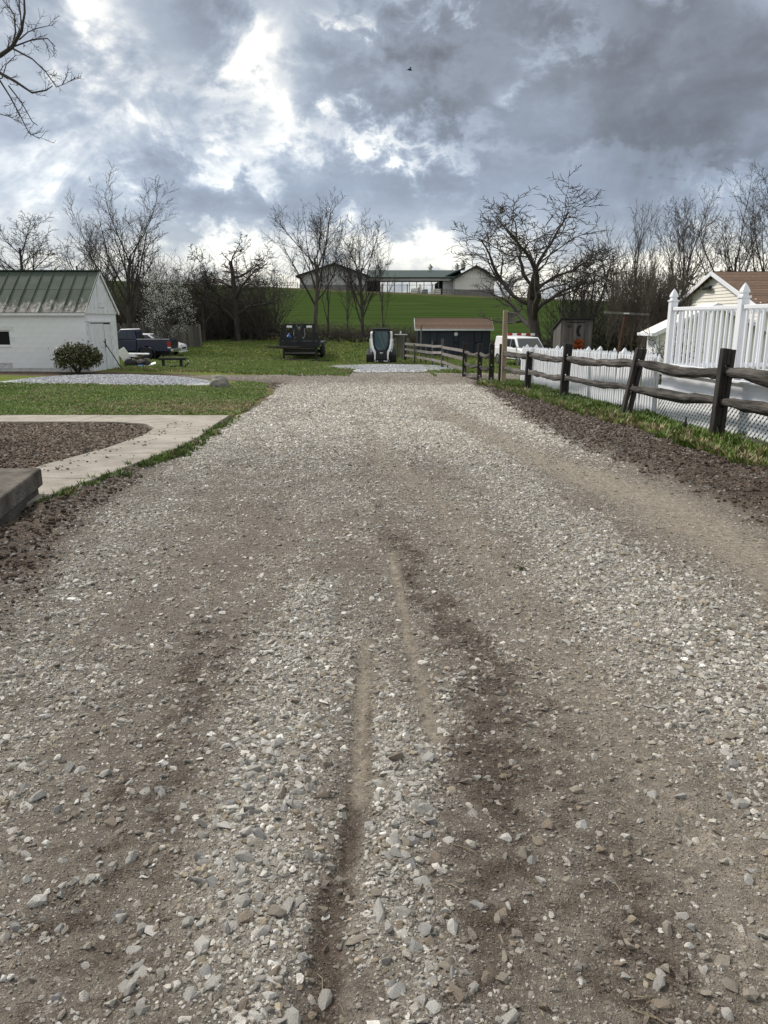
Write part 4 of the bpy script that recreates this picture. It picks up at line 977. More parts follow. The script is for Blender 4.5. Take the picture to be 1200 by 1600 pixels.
make_tree('bare_tree', 'dense dark bare tree rising behind the left end of the shed roof', wpos(45, 60), 9.4, 6.4, 1, dict(kids=(10, 8, 6, 5), ang=(40, 42, 45, 45)), .16)
make_tree('bare_tree', 'small bare tree leaning right over the middle of the shed roof', wpos(112, 63), 8.0, 4.4, 2, dict(levels=4, kids=(9, 7, 6)), .12, lean=(.12, 0))
make_tree('bare_tree', 'bare tree leaning left just left of the tallest left-hand tree', wpos(170, 61), 10.9, 5.6, 3, VASE, .18, lean=(-.22, 0))
make_tree('bare_tree', 'tallest bare tree on the left standing behind the shed gable', wpos(203, 58), 12.0, 7.4, 4, dict(VASE, kids=(12, 8, 7, 6)), .25)
make_tree('bare_tree', 'slender bare tree between the shed gable and the white blossoming tree', wpos(228, 57), 7.0, 4.0, 5, dict(VASE, levels=4), .12, lean=(.2, 0))
make_tree('blossom_tree', 'small tree covered in white blossom behind the blue pickup', wpos(262, 54), 5.3, 3.6, 6, dict(levels=4, kids=(11, 8, 6), ang=(40, 42, 45), t0=(.15, .15, .1)), .09, leaf=('blossom', 4600, .062, .10))
make_tree('tangled_tree', 'dark tangled low tree with drooping twigs right of the blossom', wpos(372, 63), 7.9, 8.0, 7, TANGLE, .24)
make_tree('tangled_tree', 'dark twiggy thicket tree between blossom and tangled low tree', wpos(318, 62), 7.4, 5.0, 8, TANGLE, .15)
make_tree('bare_tree', 'bare sapling at the right edge of the dark thicket', wpos(432, 66), 6.6, 3.4, 9, dict(VASE, levels=4), .08)
make_tree('bare_tree', 'tall vase-shaped bare tree behind the black trailer', wpos(492, 65), 11.2, 6.4, 10, dict(VASE, kids=(12, 7, 7, 6), t0=(.34, .25, .15, .1)), .22, bark='bark_pale')
make_tree('bare_tree', 'thin bare tree growing close right of the tall vase-shaped tree', wpos(512, 66), 10.6, 2.8, 11, dict(VASE, levels=4), .11, lean=(.10, 0))
make_tree('bare_tree', 'forked bare tree in front of the barn roof behind the skid steer', wpos(567, 66), 10.0, 4.9, 12, dict(VASE, kids=(11, 7, 7, 6), t0=(.22, .2, .15, .1)), .17)
make_tree('bare_tree', 'thin pale sapling left of the forked tree below the barn', wpos(543, 67), 9.2, 2.6, 13, dict(VASE, levels=4), .08, bark='bark_pale', twig='twig_brown')
make_tree('bare_tree', 'faint thin sapling right of the forked tree below the barn', wpos(598, 68), 8.0, 2.4, 14, dict(VASE, levels=4), .07)
make_tree('walnut_tree', 'huge spreading bare tree with crooked limbs behind the white van', wpos(840, 55), 11.5, 12.0, 28, WALNUT, .43, bark='bark_pale')
make_tree('bare_clump', 'clump of many dark thin stems right of the huge spreading tree', wpos(907, 54), 8.0, 5.4, 16, CLUMP, .10, stems=8, spread=.9)
make_tree('bare_clump', 'tall clump of slender stems above the outhouse roof', wpos(975, 56), 10.6, 5.4, 17, CLUMP, .11, stems=7, spread=1.0)
make_tree('bare_tree', 'bare tree with a fine rounded crown left of the cream house', wpos(1062, 58), 11.6, 5.0, 18, dict(VASE, kids=(12, 8, 7, 6)), .17)
make_tree('bare_tree', 'tall dark bare tree behind the peak of the cream house', wpos(1140, 52), 12.0, 6.0, 27, dict(VASE, kids=(10, 8, 7, 6), ang=(34, 36, 40, 42)), .24)
make_tree('bare_tree', 'tall dark bare tree behind the brown house roof at the right edge', wpos(1200, 51), 12.2, 6.0, 20, dict(VASE, kids=(10, 8, 7, 6), ang=(36, 38, 40, 42)), .24)
make_tree('bare_tree', 'short crooked bare tree low beside the cream house gable', wpos(1092, 47), 5.6, 6.0, 21, TANGLE, .13)
make_tree('bare_tree', 'tiny distant bare tree on the hill right of the barn', (34, 215), 5.6, 5.6, 22, dict(levels=4, rmin=.03), .16)
make_tree('twig_thicket', 'brown thicket of upright twigs behind the outhouse and clothes pole', wpos(1000, 38), 5.6, 3.6, 23, dict(CLUMP, kids=(9, 7, 6), ang=(16, 22, 35)), .035, stems=26, spread=1.6, twig='brush_brown', bark='twig_brown', cat='shrub')
make_tree('twig_thicket', 'brown thicket of upright twigs close left of the white deck', wpos(1036, 31.0), 4.2, 1.9, 24, dict(CLUMP, kids=(9, 7, 6), ang=(16, 22, 35)), .03, stems=18, spread=1.0, twig='brush_brown', bark='twig_brown', cat='shrub')
make_tree('pruned_shrub', 'pruned bare shrub with crooked pale stems beside the deck', (5.75, 15.6), 1.9, 1.3, 25, dict(TANGLE, levels=4, trunk_len=.6, rmin=.005), .05, stems=3, spread=.12, bark='bark_pale', twig='twig_brown', cat='shrub')

# undergrowth along the foot of the trees
def undergrowth(name, label, x0, x1, y0, y1, h, n, seed, m):
    rs = random.Random(seed); paths = []; X = np.array([rs.uniform(x0, x1) for _ in range(n)]); Y = np.array([rs.uniform(y0, y1) for _ in range(n)])
    Z = gz(X, Y)-.1; Hh = 1+.4*fbm(X*.25, Y*.1, 2); g = rs.gauss
    for k in range(n):
        hh = h*rs.uniform(.35, 1)*Hh[k]; dx, dy = g(0, .35), g(0, .35); p = [(X[k], Y[k], Z[k])]
        for s_ in range(3): q = p[-1]; p.append((q[0]+(dx+g(0, .25))*hh/3, q[1]+(dy+g(0, .25))*hh/3, q[2]+hh/3))
        paths.append((p, [.022, .018, .014, .008], 3))
        for j in range(4):
            q = p[1+j % 3]; e = (q[0]+g(0, .5)*hh*.4, q[1]+g(0, .4)*hh*.4, q[2]+rs.uniform(.1, .7)*hh*.4); mid = tuple((q[i]+e[i])/2+g(0, .05) for i in range(3)); paths.append(([q, mid, e], [.012, .01, .006], 3))
    v, f = sweep_batch(paths); return kind(np_mesh(name, v, f, m), 'stuff', label)
undergrowth('hedgerow_brush', 'brown brush along the foot of the hill field', -14, 4, 66, 69, 1.3, 1500, 31, 'brush_brown')
undergrowth('hedgerow_brush', 'dark twiggy undergrowth below the left-hand trees', -44, -9.5, 63, 69, 5.2, 4600, 32, 'twig_brown')
undergrowth('hedgerow_brush', 'dark twiggy undergrowth between the right-hand trees', 12, 36, 50, 57, 4.2, 2800, 33, 'twig')
def leafy_undergrowth(name, label, x0, x1, y0, y1, h, n, seed, m, size=.16):
    rs = np.random.RandomState(seed); x = rs.uniform(x0, x1, n); y = rs.uniform(y0, y1, n); top = h*np.clip(.65+.8*fbm(x*.35, y*.2+5, 3), .1, 1.6)
    c = np.stack([x, y, gz(x, y)+top*rs.uniform(0, 1, n)**.8], 1); v, f = leaves(rs, c, size, .2, .6); return kind(np_mesh(name, v, f, m), 'stuff', label)
leafy_undergrowth('leafy_undergrowth', 'dull green undergrowth behind the board fence', -46, -10, 64.5, 70, 4.6, 42000, 41, 'undergrowth')
leafy_undergrowth('leafy_undergrowth', 'dull green undergrowth behind the outhouse', 12.5, 34, 49, 55, 3.2, 22000, 42, 'undergrowth')
leafy_undergrowth('weeds', 'broad green weeds at the foot of the white lattice', 4.75, 5.1, 14.0, 15.0, .38, 900, 43, 'leaf_green', .07)
leafy_undergrowth('weeds', 'low green ground cover at the foot of the picket fence', 4.25, 4.75, 16.5, 23.0, .22, 2600, 44, 'leaf_green', .06)

# ------------------------------------------------------------------ overhanging limb, top left
def overhang():
    tx, ty = -10.6, 14.6; z0 = G(tx, ty); t = thing('overhanging_tree', 'bare tree outside the frame whose twigs hang in at the top left', 'tree', (tx, ty, z0))
    T = Tree(77); rs = T.rs; o = np.array((tx, ty, z0))
    T.put('trunk', [(0, 0, -.2), (.05, 0, 1.5), (.0, .1, 3.2), (.15, .1, 4.6), (.0, .1, 7), (-.3, 0, 9.5)], [.34, .28, .25, .22, .17, .08], 10)
    P = dict(BASEP, levels=5, rmin=.0045, wig=(0, 0, .12, .16, .2), kids=(0, 0, 6, 4), t0=(0, 0, .12, .1), ang=(0, 0, 46, 48), len=(0, 0, .5, .5), fall=(0, 0, .4, .4), trop=(0, 0, .03, .03, .02), seg=(0, 0, 5, 4, 3))
    limbs = [([(-40, 95, 14.3), (0, 87, 14), (22, 74, 13.9), (40, 48, 13.8), (46, 20, 13.8), (44, -20, 13.8)], .045),
             ([(22, 74, 13.9), (29, 50, 14), (26, 22, 14), (5, 0, 14)], .022), ([(28, 72, 13.9), (60, 62, 13.7), (88, 60, 13.6), (103, 73, 13.6)], .018),
             ([(24, 76, 13.9), (60, 92, 13.7), (85, 112, 13.6), (105, 136, 13.5), (121, 131, 13.5)], .018),
             ([(-40, 108, 14.3), (0, 114, 14), (30, 128, 13.9), (60, 145, 13.8), (86, 141, 13.7), (98, 134, 13.7)], .030),
             ([(0, 126, 14), (18, 150, 13.9), (36, 178, 13.8), (54, 208, 13.7), (74, 217, 13.6)], .020), ([(16, 134, 13.9), (40, 160, 13.8), (60, 190, 13.7), (70, 196, 13.7)], .015),
             ([(-20, 170, 14.2), (0, 178, 14), (25, 184, 14)], .012), ([(36, 62, 13.9), (52, 50, 13.8), (70, 44, 13.7), (92, 40, 13.7)], .014), ([(40, 44, 13.8), (38, 20, 13.8), (34, -10, 13.8)], .016), ([(-20, 130, 14), (4, 122, 14), (12, 100, 14), (30, 86, 14)], .014)]
    root = np.array((.12, .1, 4.4))
    for i, (ps, r) in enumerate(limbs):
        q = [np.array(at(p[0]*(.84 if p[0] > 0 else 1), p[1], p[2]))-o for p in ps]
        if ps[0][0] <= -20: q = [root, (root+q[0])/2+np.array((0, 0, .12))]+q
        rad = list(np.linspace(r*(1.3 if ps[0][0] <= -20 else .8), max(.005, r*.25), len(q))); T.put('limb', q, rad, 6)
        for k in range(9 if r > .016 else 6):
            f = rs.uniform(.35 if ps[0][0] <= -20 else .15, 1)*(len(q)-1.001); j = int(f); u = f-j; p = q[j]*(1-u)+q[j+1]*u; d = q[j+1]-q[j]; d = d/np.linalg.norm(d)
            nd = d*.8+rs.normal(0, .55, 3); T.branch(p, nd, rs.uniform(.14, .36), max(.005, rad[j]*.3), 3, dict(P, levels=5, kids=(0, 0, 0, 5), t0=(0, 0, 0, .15), ang=(0, 0, 0, 42), len=(0, 0, 0, .5)))
    for part, (mv, mf) in T.meshes().items(): np_mesh('limbs' if part == 'limb' else part, mv, mf, 'bark' if part != 'crown' else 'twig', t, smooth=True)
overhang()

# ------------------------------------------------------------------ split rail fence
def rail(a, b, r, seed, flat=.75, n=15, sag=.03):
    rs = random.Random(seed); a = Vector(a); b = Vector(b); d = (b-a).normalized(); sx = d.cross(Vector((0, 0, 1))).normalized(); sy = sx.cross(d); vs = []; k = 9
    off = [Vector((0, 0, 0))]
    for i in range(1, n+1): off.append(off[-1]+sx*rs.gauss(0, .008)+sy*rs.gauss(0, .011))
    drift = off[-1]; ph = rs.uniform(0, 6)
    prof = [rs.uniform(.75, 1.15) for _ in range(k)]
    for i in range(n+1):
        t = i/n; c = a+(b-a)*t+off[i]-drift*t-Vector((0, 0, sag*math.sin(math.pi*t)))
        e = r*(.62+.38*min(1, 5*min(t, 1-t)))*(1+.12*math.sin(3*t*3+ph))
        for j in range(k):
            an = 2*math.pi*j/k+.25*t; q = prof[j]*(1+rs.uniform(-.13, .13)); vs.append(c+(sx*math.cos(an)*flat+sy*math.sin(an)*1.05)*e*q)
    fs = [(i*k+j, i*k+(j+1) % k, (i+1)*k+(j+1) % k, (i+1)*k+j) for i in range(n) for j in range(k)]+[tuple(range(k))[::-1], tuple(n*k+j for j in range(k))]
    return MB().add(vs, fs)
def holed_post(H, w, d, holes, seed, lean=(0, 0)):
    """across = x, hole axis = y; slabs either side of the mortises"""
    rs = random.Random(seed); mb = MB(); hw = w*.30
    mb.bb(-w/2, -hw/2, -d/2, d/2, -.4, H); mb.bb(hw/2, w/2, -d/2, d/2, -.4, H-.02)
    z = -.4
    for h in holes: mb.bb(-hw/2, hw/2, -d/2+.006, d/2-.006, z, h-.075); z = h+.075
    mb.bb(-hw/2, hw/2, -d/2+.004, d/2-.004, z, H-.008)
    mb.v = [(x+lean[0]*max(0, zz)+rs.uniform(-.004, .004), y+lean[1]*max(0, zz)+rs.uniform(-.004, .004), zz) for x, y, zz in mb.v]
    return mb
def split_rail_fence():
    P = [(5.40, 8.3), (5.07, 11.7), (4.63, 15.0), (4.46, 19.3), (4.09, 22.2), (3.90, 26.0)]
    t = thing('split_rail_fence', 'dark weathered split rail fence with a leaning post along the right verge', 'fence', (P[0][0], P[0][1], 0))
    o = Vector(t.location); heads = []
    for i, (x, y) in enumerate(P):
        z = G(x, y); H = (1.40, 1.40, 1.36, 1.42, 1.18, 1.36)[i]
        nx = P[min(i+1, 5)]; pv = P[max(i-1, 0)]; ang = math.atan2(nx[1]-pv[1], nx[0]-pv[0])-math.pi/2
        top = at(1002, 549, 15.0) if i == 2 else None
        lw = ((top.x-x)/H, 0) if i == 2 else (rnd.uniform(-.02, .02), rnd.uniform(-.02, .02))
        if i == 1: lw = (.045, 0)
        if i == 3: lw = (.05, 0)
        if i == 4: lw = (.035, 0)
        ob = holed_post(H, .20 if i in (1, 2, 3) else .17, .12, (.17, .60, 1.08), 60+i).build('post', 'post_wood', t, bevel=.012)
        ob.location = Vector((x, y, z))-o; ob.rotation_euler = (0, 0, ang)
        sh = Matrix.Shear('XY', 4, (lw[0]*math.cos(-ang), lw[1])) if False else None
        me = ob.data; c, s = math.cos(-ang), math.sin(-ang)
        for v in me.vertices:
            if v.co.z > 0: v.co.x += (lw[0]*c)*v.co.z; v.co.y += (lw[0]*s)*v.co.z
        heads.append((Vector((x, y, z)), lw))
    for i in range(5):
        (p, la), (q, lb) = heads[i], heads[i+1]
        for hz in ((1.08, .60) if i < 5 else ()):
            a = p+Vector((la[0]*hz, 0, hz+rnd.uniform(-.02, .02))); b = q+Vector((lb[0]*hz, 0, hz+rnd.uniform(-.02, .02))); d = (b-a).normalized()*.1
            rail(a-d-o, b+d-o, .085 if hz > 1 else .075, 90+i*3+int(hz*2), sag=(.07 if hz > 1 else .03)).build('rail', 'rail_wood', t, smooth=False)
    # a fallen rail in the grass at the lattice foot, second upper rail in the near bay
    rail(Vector((5.2, 11.5, G(5.2, 11.5)+.12))-o, Vector((5.42, 8.4, G(5.4, 8.4)+.10))-o, .05, 140, .6).build('rail', 'rail_wood', t)
    rail(heads[0][0]+Vector((.10, -.1, .93))-o, heads[1][0]+Vector((.13, .1, 1.0))-o, .06, 141, .6).build('rail', 'rail_wood', t)
    rail(heads[1][0]+Vector((.13, -.1, .98))-o, heads[1][0]+Vector((-.12, 1.9, 1.0))-o, .045, 142, .6).build('rail', 'rail_wood', t)
split_rail_fence()
def gate_fence():
    P = [(3.72, 27.3), (3.55, 28.2), (3.32, 31.9)]
    pts = [Vector((*wpos(x, y), 0)) for x, y in ((780, 26.3), (751, 28.0), (727, 31.9))]
    t = thing('rail_gate_fence', 'short run of old rail fence between the birdhouse post and paddock', 'fence', (pts[1].x, pts[1].y, 0)); o = Vector(t.location)
    for p in pts: p.z = G(p.x, p.y)
    pts[0].x -= .22
    for i, p in enumerate(pts):
        ob = holed_post(1.36, .17, .12, (.17, .62, 1.08), 160+i).build('post', 'post_wood', t, bevel=.01); ob.location = p-o; ob.rotation_euler = (0, 0, rnd.uniform(-.1, .1))
    for i in range(2):
        for hz in (.16, .60, 1.0): rail(pts[i]+Vector((0, 0, hz))-o, pts[i+1]+Vector((0, 0, hz+rnd.uniform(-.05, .05)))-o, .07, 170+i*4+int(hz*5), sag=.08).build('rail', 'rail_wood', t)
gate_fence()
def paddock_fence():
    px = [(633, 50.5, 1.55, .17), (648, 47.5, 1.15, .10), (657.6, 47, 2.25, .10), (665.6, 46, 1.2, .09), (676, 44, 1.35, .10), (691.6, 40.4, 1.5, .15), (700, 40, .9, .08)]
    pts = []
    for x, y, h, w in px:
        q = wpos(x, y); pts.append((Vector((q[0], q[1], G(*q))), h, w))
    t = thing('paddock_fence', 'grey board paddock fence with uneven posts right of the skid steer', 'fence', (pts[0][0].x, pts[0][0].y, 0)); o = Vector(t.location)
    for i, (p, h, w) in enumerate(pts): MB().tube([p-o-Vector((0, 0, .3)), p-o+Vector((.02, 0, h*.5)), p-o+Vector((rnd.uniform(-.03, .03), 0, h))], [w/2*1.05, w/2, w/2*.92], 7).build('post', 'post_wood' if i == 0 else 'weathered', t)
    line = [pts[0][0], pts[3][0], pts[5][0]]
    for a, b in ((pts[0][0], pts[4][0]), (pts[4][0], pts[5][0]), (pts[5][0], Vector((*wpos(727, 31.9), G(*wpos(727, 31.9)))))):
        for hz in (.35, .75, 1.08): MB().bar(a+Vector((0, -.09, hz))-o, b+Vector((0, -.09, hz+rnd.uniform(-.06, .06)))-o, .03, .13).build('board', 'weathered_h', t, jit=.008)
paddock_fence()
def board_screen():
    t = thing('board_screen', 'row of upright old boards standing right behind the skid steer', 'fence', (*wpos(628, 52.5), 0)); o = Vector(t.location)
    for k in range(7):
        x = at(618+k*3.4, 540, 52.5).x; z = G(x, 52.5); MB().bb(x-o.x-.06, x-o.x+.06, -.02+.02*(k % 2), .01+.02*(k % 2), z-.1, z+rnd.uniform(1.3, 1.6)).build('board', 'fence_board', t)
    MB().bar((-.5, -.06, G(o.x, 52.5)+1.62), (.35, -.06, G(o.x, 52.5)+1.6), .06, .05).build('top_rail', 'white_paint', t)
board_screen()

# birdhouse on its post
def birdhouse():
    x, y = wpos(789, 25.6); z = G(x, y); t = thing('birdhouse_post', 'tall square wooden post by the gate', 'post', (x, y, z))
    MB().bb(-.075, .075, -.075, .075, -.4, 2.42).build('post', 'new_post', t, bevel=.008)
    b = thing('birdhouse', 'grey wooden birdhouse fixed to the top of the tall post', 'birdhouse', (x+.19, y-.02, z+2.05))
    MB().bb(-.11, .11, -.1, .1, 0, .30).build('box', 'weathered', b, bevel=.006)
    MB().prism([(-.15, .30), (.15, .26), (.15, .29), (-.15, .335)], 'y', -.15, .13).build('roof', 'weathered_h', b)
    MB().lathe([(.02, 0), (.02, .012)], (0, -.112, .19), 'y', 12).build('entrance', 'dark', b)
    MB().bb(-.13, .13, -.12, .12, -.025, 0).build('floor', 'weathered_h', b)
birdhouse()

# ------------------------------------------------------------------ white picket fences
def picket_mesh(h, w=.078, d=.03):
    return MB().prism([(-w/2, 0), (w/2, 0), (w/2, h-.09), (w*.62, h-.075), (0, h), (-w*.62, h-.075), (-w/2, h-.09)], 'y', -d/2, d/2).mesh('picket', 'white_vinyl')
def finial_post(mb, w, h, cap=.22):
    mb.bb(-w/2, w/2, -w/2, w/2, -.3, h)
    return mb
def finial(w, z, s=1.0):
    return MB().lathe([(w*.74, 0), (w*.74, .03*s), (w*.62, .04*s), (w*.62, .075*s), (w*.82, .09*s), (w*.82, .125*s), (w*.60, .20*s), (w*.34, .265*s), (.004, .33*s)], (0, 0, z), 'z', 4)
def picket_fence(name, label, a, b, h, pitch, post_at, group=None):
    a = Vector((*a, G(*a))); b = Vector((*b, G(*b))); L = (b.xy-a.xy).length; ang = math.atan2(b.y-a.y, b.x-a.x)
    t = thing(name, label, 'fence', a, ang, group); me = picket_mesh(h); n = int(L/pitch); slope = (b.z-a.z)/L
    for k in range(n+1):
        x = k*pitch; link_mesh('picket', me, t, (x, -.035, x*slope+.04+rnd.uniform(-.006, .006)), (rnd.gauss(0, .008), rnd.gauss(0, .012), 0))
    for hz in (.22, h-.32): MB().bar((0, 0, hz+.04), (L, 0, hz+.04+L*slope), .04, .08).build('rail', 'white_vinyl', t)
    for x in post_at:
        x = x*L; q = MB(); q.bb(x-.06, x+.06, .03, .15, x*slope-.3, x*slope+h-.04); p = q.build('post', 'white_vinyl', t, bevel=.006)
        f = finial(.10, 0, .5).build('cap', 'white_vinyl', p); f.location = (x, .09, x*slope+h-.04); f.rotation_euler = (0, 0, math.pi/4)
    return t
picket_fence('picket_fence', 'long white picket fence behind the split rail fence', (4.74, 26.6), (5.22, 14.75), 1.22, .150, (.01, .12, .34, .59, .81))
picket_fence('picket_fence', 'end run of white picket fence turning away beside the white van', (4.80, 26.75), (7.6, 27.4), 1.15, .16, (.0, .5, 1))
picket_fence('picket_fence', 'distant white picket fence behind the clothes pole', wpos(905, 31.0), wpos(1010, 30.0), 1.05, .16, (.15, .55, .95))

# ------------------------------------------------------------------ white deck with lattice skirt
def deck():
    c0 = Vector((5.13, 14.42)); c1 = Vector((5.43, 10.97)); dv = (c1-c0).normalized(); ang = math.atan2(dv.y, dv.x); L = 6.2
    zg = G(*c0); t = thing('deck', 'white deck with slatted railing and lattice skirt at the right', 'deck', (c0.x, c0.y, zg), ang)
    slope = (G(*c1)-zg)/(c1-c0).length                     # ground rises a little towards the camera
    zl, zf, zr0, zr1 = .68, .94, 1.06, 2.09                 # lattice top, fascia top, rail bottom, rail top
    # local x runs towards the camera, local +y points right/away from the drive
    MB().bb(0, L, .02, .05, zl+.02, zf).build('fascia', 'dirty_vinyl', t, bevel=.004)
    MB().bb(-.02, L, -.025, .02, zl-.03, zl+.02).build('lattice_trim', 'white_vinyl', t)
    MB().bb(-.02, .03, -.02, .02, -.1, zl-.03).build('lattice_trim', 'white_vinyl', t)
    sp = .104; hb = -.12
    slat_n = int((L+zl)/sp)
    ht = zl-.03-hb
    for s in (1, -1):
        for k in range(slat_n+1):
            # clip the slanted slat to the panel
            x0 = k*sp-(ht if s > 0 else 0); x1 = x0+ht
            xa, xb = (x0, x1); za, zb2 = (hb, hb+ht) if s > 0 else (hb+ht, hb)
            if xa < .03: u = (.03-xa)/(xb-xa); za = za+(zb2-za)*u; xa = .03
            if xb > L: u = (L-xa)/(xb-xa); zb2 = za+(zb2-za)*u; xb = L
            if xb-xa < .05 or xa > 5.2: continue
            yy = .0 if s > 0 else .009; MB().bar((xa, yy, za), (xb, yy, zb2), .042, .008, up=(0, 1, 0)).build('lattice_slat', 'dirty_vinyl', t)
    MB().bb(0.03, L, .06, .08, hb, zf-.1).build('skirt_shade_sheet', 'dark', t)  # dark sheet stands in for the shade seen through the lattice
    # floor boards
    for k in range(22): MB().bb(-.03, L, -.03+k*.145, .105+k*.145, zf+.002, zf+.03).build('floor_board', 'white_paint', t)
    # railing along the drive side and the far end
    me = MB().bb(-.016, .016, -.016, .016, 0, zr1-zr0-.10).mesh('baluster', 'white_vinyl')
    def railing(p, q, n, posts):
        p = Vector(p); q = Vector(q); d = (q-p)
        MB().bar((p.x, p.y, zr0), (q.x, q.y, zr0), .05, .07).build('rail', 'white_vinyl', t, bevel=.006); MB().bar((p.x, p.y, zr1-.03), (q.x, q.y, zr1-.03), .07, .06).build('rail', 'white_vinyl', t, bevel=.008)
        for k in range(n):
            x = p+d*((k+.5)/n); link_mesh('baluster', me, t, (x.x, x.y, zr0+.03), (0, 0, math.atan2(d.y, d.x)))
    def post(x, y):
        o = MB().bb(x-.063, x+.063, y-.063, y+.063, zf+.03, zr1+.10).build('post', 'white_vinyl', t, bevel=.008)
        MB().bb(x-.076, x+.076, y-.076, y+.076, zr1+.10, zr1+.125).build('collar', 'white_vinyl', o)
        f = finial(.100, 0, .60).build('cap', 'white_vinyl', o); f.location = (x, y, zr1+.125); f.rotation_euler = (0, 0, math.pi/4)
    for x in (.06, 2.42, 4.80): post(x, .09)
    railing((.13, .09, 0), (2.35, .09, 0), 15, 0); railing((2.49, .09, 0), (4.73, .09, 0), 15, 0)
    post(.06, 3.1); railing((.06, .16, 0), (.06, 3.03, 0), 15, 0)
deck()
st = thing('stake', 'short dark wooden stake in front of the white lattice', 'stake', (5.0, 12.75, G(5.0, 12.75)))
MB().tube([(0, 0, -.1), (.01, 0, .15), (.02, 0, .27)], [.03, .028, .012], 6).build('shaft', 'post_wood', st)

# ------------------------------------------------------------------ cream house
def house():
    X0 = 13.7; Y0, Y1 = 28.6, 37.4; ym = 33.0; zg = G(X0, ym)-.1; ze = 2.02; zr = 3.46; X1 = 26
    t = thing('cream_house', 'cream sided house with brown shingle roof behind the white deck', 'house', (X0, ym, zg))
    H = ze-zg; HR = zr-zg; hw = (Y1-Y0)/2
    MB().bb(.02, X1-X0, -hw, hw, -.2, H).prism([(-hw, H), (hw, H), (0, HR-.06)], 'x', .02, .3).build('wall', 'cream_siding', t)
    z = -.05; c = .128
    openings = [(-2.5, -1.3, .9, 2.3), (.2, 1.2, .05, 2.2), (2.0, 3.2, .9, 2.3)]
    while z < HR-.15:
        zc = z+c/2; half = hw if zc < H else hw*(HR-.06-zc)/(HR-.06-H)
        spans = [(-half, half)]
        for a, b, c0, c1 in openings:
            if z+c > c0 and z < c1:
                n = []
                for p, q in spans:
                    if a > p and b < q: n += [(p, a), (b, q)]
                    else: n.append((p, q))
                spans = n
        for p, q in spans:
            if q-p > .1: MB().prism([(-.022, z), (.0, z+c), (.03, z+c), (.03, z)], 'y', p, q).build('siding_board', 'cream_siding', t)
        z += c
    for a, b, c0, c1 in openings:
        w = MB().bb(-.05, .0, a, a+.08, c0, c1).bb(-.05, .0, b-.08, b, c0, c1).bb(-.05, .0, a+.08, b-.08, c1-.08, c1).bb(-.05, .0, a+.08, b-.08, c0, c0+.08).build('window' if c0 > .5 else 'door', 'white_vinyl', t)
        MB().bb(-.012, .015, a+.08, b-.08, c0+.08, c1-.08).build('pane', 'dark_glass', w)
    # roof: two slopes of shingle courses
    ov = .25
    for s in (-1, 1):
        n = 22; yE = s*(hw+ov); zE = H-(HR-H)*ov/hw
        for k in range(n):
            u0 = k/n; u1 = (k+1)/n+.012
            y0, z0 = yE*(1-u0), zE+(HR-zE)*u0; y1, z1 = yE*(1-u1), zE+(HR-zE)*u1
            MB().add([(-ov, y0, z0+.03), (X1-X0+ov, y0, z0+.03), (X1-X0+ov, y1, z1+.012), (-ov, y1, z1+.012), (-ov, y0, z0), (X1-X0+ov, y0, z0), (X1-X0+ov, y1, z1), (-ov, y1, z1)], [(0, 1, 2, 3), (7, 6, 5, 4), (0, 4, 5, 1), (1, 5, 6, 2), (2, 6, 7, 3), (3, 7, 4, 0)]).build('shingle_course', 'brown_shingle', t)
        MB().bar((-ov-.015, yE, zE-.05), (-ov-.015, 0, HR-.05), .03, .16).build('barge_board', 'white_vinyl', t)
    MB().bb(-ov, X1-X0+ov, -hw-ov-.03, -hw-ov, H-.20, H-.06).build('fascia', 'white_vinyl', t)
    MB().bb(-ov, X1-X0+ov, hw+ov, hw+ov+.03, H-.20, H-.06).build('fascia', 'white_vinyl', t)
    # dark tube projecting under the gable peak
    q = at(1098, 444, 34.4); MB().tube([(-.10, 1.0, HR-.62), (-.16, .18, HR-.60)], .075, 10).build('gable_pipe', 'black_metal', t)
house()
def white_outbuilding():
    y = 27.5; p = at(1019, 518, y); x = p.x; z = G(x, y); t = thing('white_outbuilding', 'small white outbuilding half hidden behind twigs left of the deck', 'shed', (x, y, z))
    H = p.z-z-.05; W = 4.2; HR = H+.95
    MB().bb(.25, W-.25, .03, 1.2, -.2, H).prism([(.25, H), (W-.25, H), (W/2, HR-.08)], 'y', .03, .2).build('wall', 'white_paint', t)
    k = 0
    while k*.13 < HR-.2:
        z0 = k*.13; h = W/2-.25 if z0+.065 < H else (W/2-.25)*(HR-.08-z0-.065)/(HR-.08-H)
        if h > .1: MB().prism([(-.02, z0), (0, z0+.128), (.03, z0+.128), (.03, z0)], 'x', W/2-h, W/2+h).build('siding_board', 'cream_siding', t)
        k += 1
    for s_ in (0, W):
        MB().prism([(s_, H-.05), (W/2, HR), (W/2, HR+.06), (s_, H+.01)], 'y', -.25, 1.3).build('roof', 'barn_cream', t)
        MB().bar((s_, -.27, H-.06), (W/2, -.27, HR-.01), .13, .03, up=(0, 1, 0)).build('barge_board', 'white_vinyl', t)
    MB().bb(-.10, .02, -.28, 1.3, H-.10, H+.0).build('gutter', 'white_vinyl', t); MB().bb(.16, .24, -.06, .02, 0, H-.05).build('corner_board', 'white_vinyl', t)
white_outbuilding()

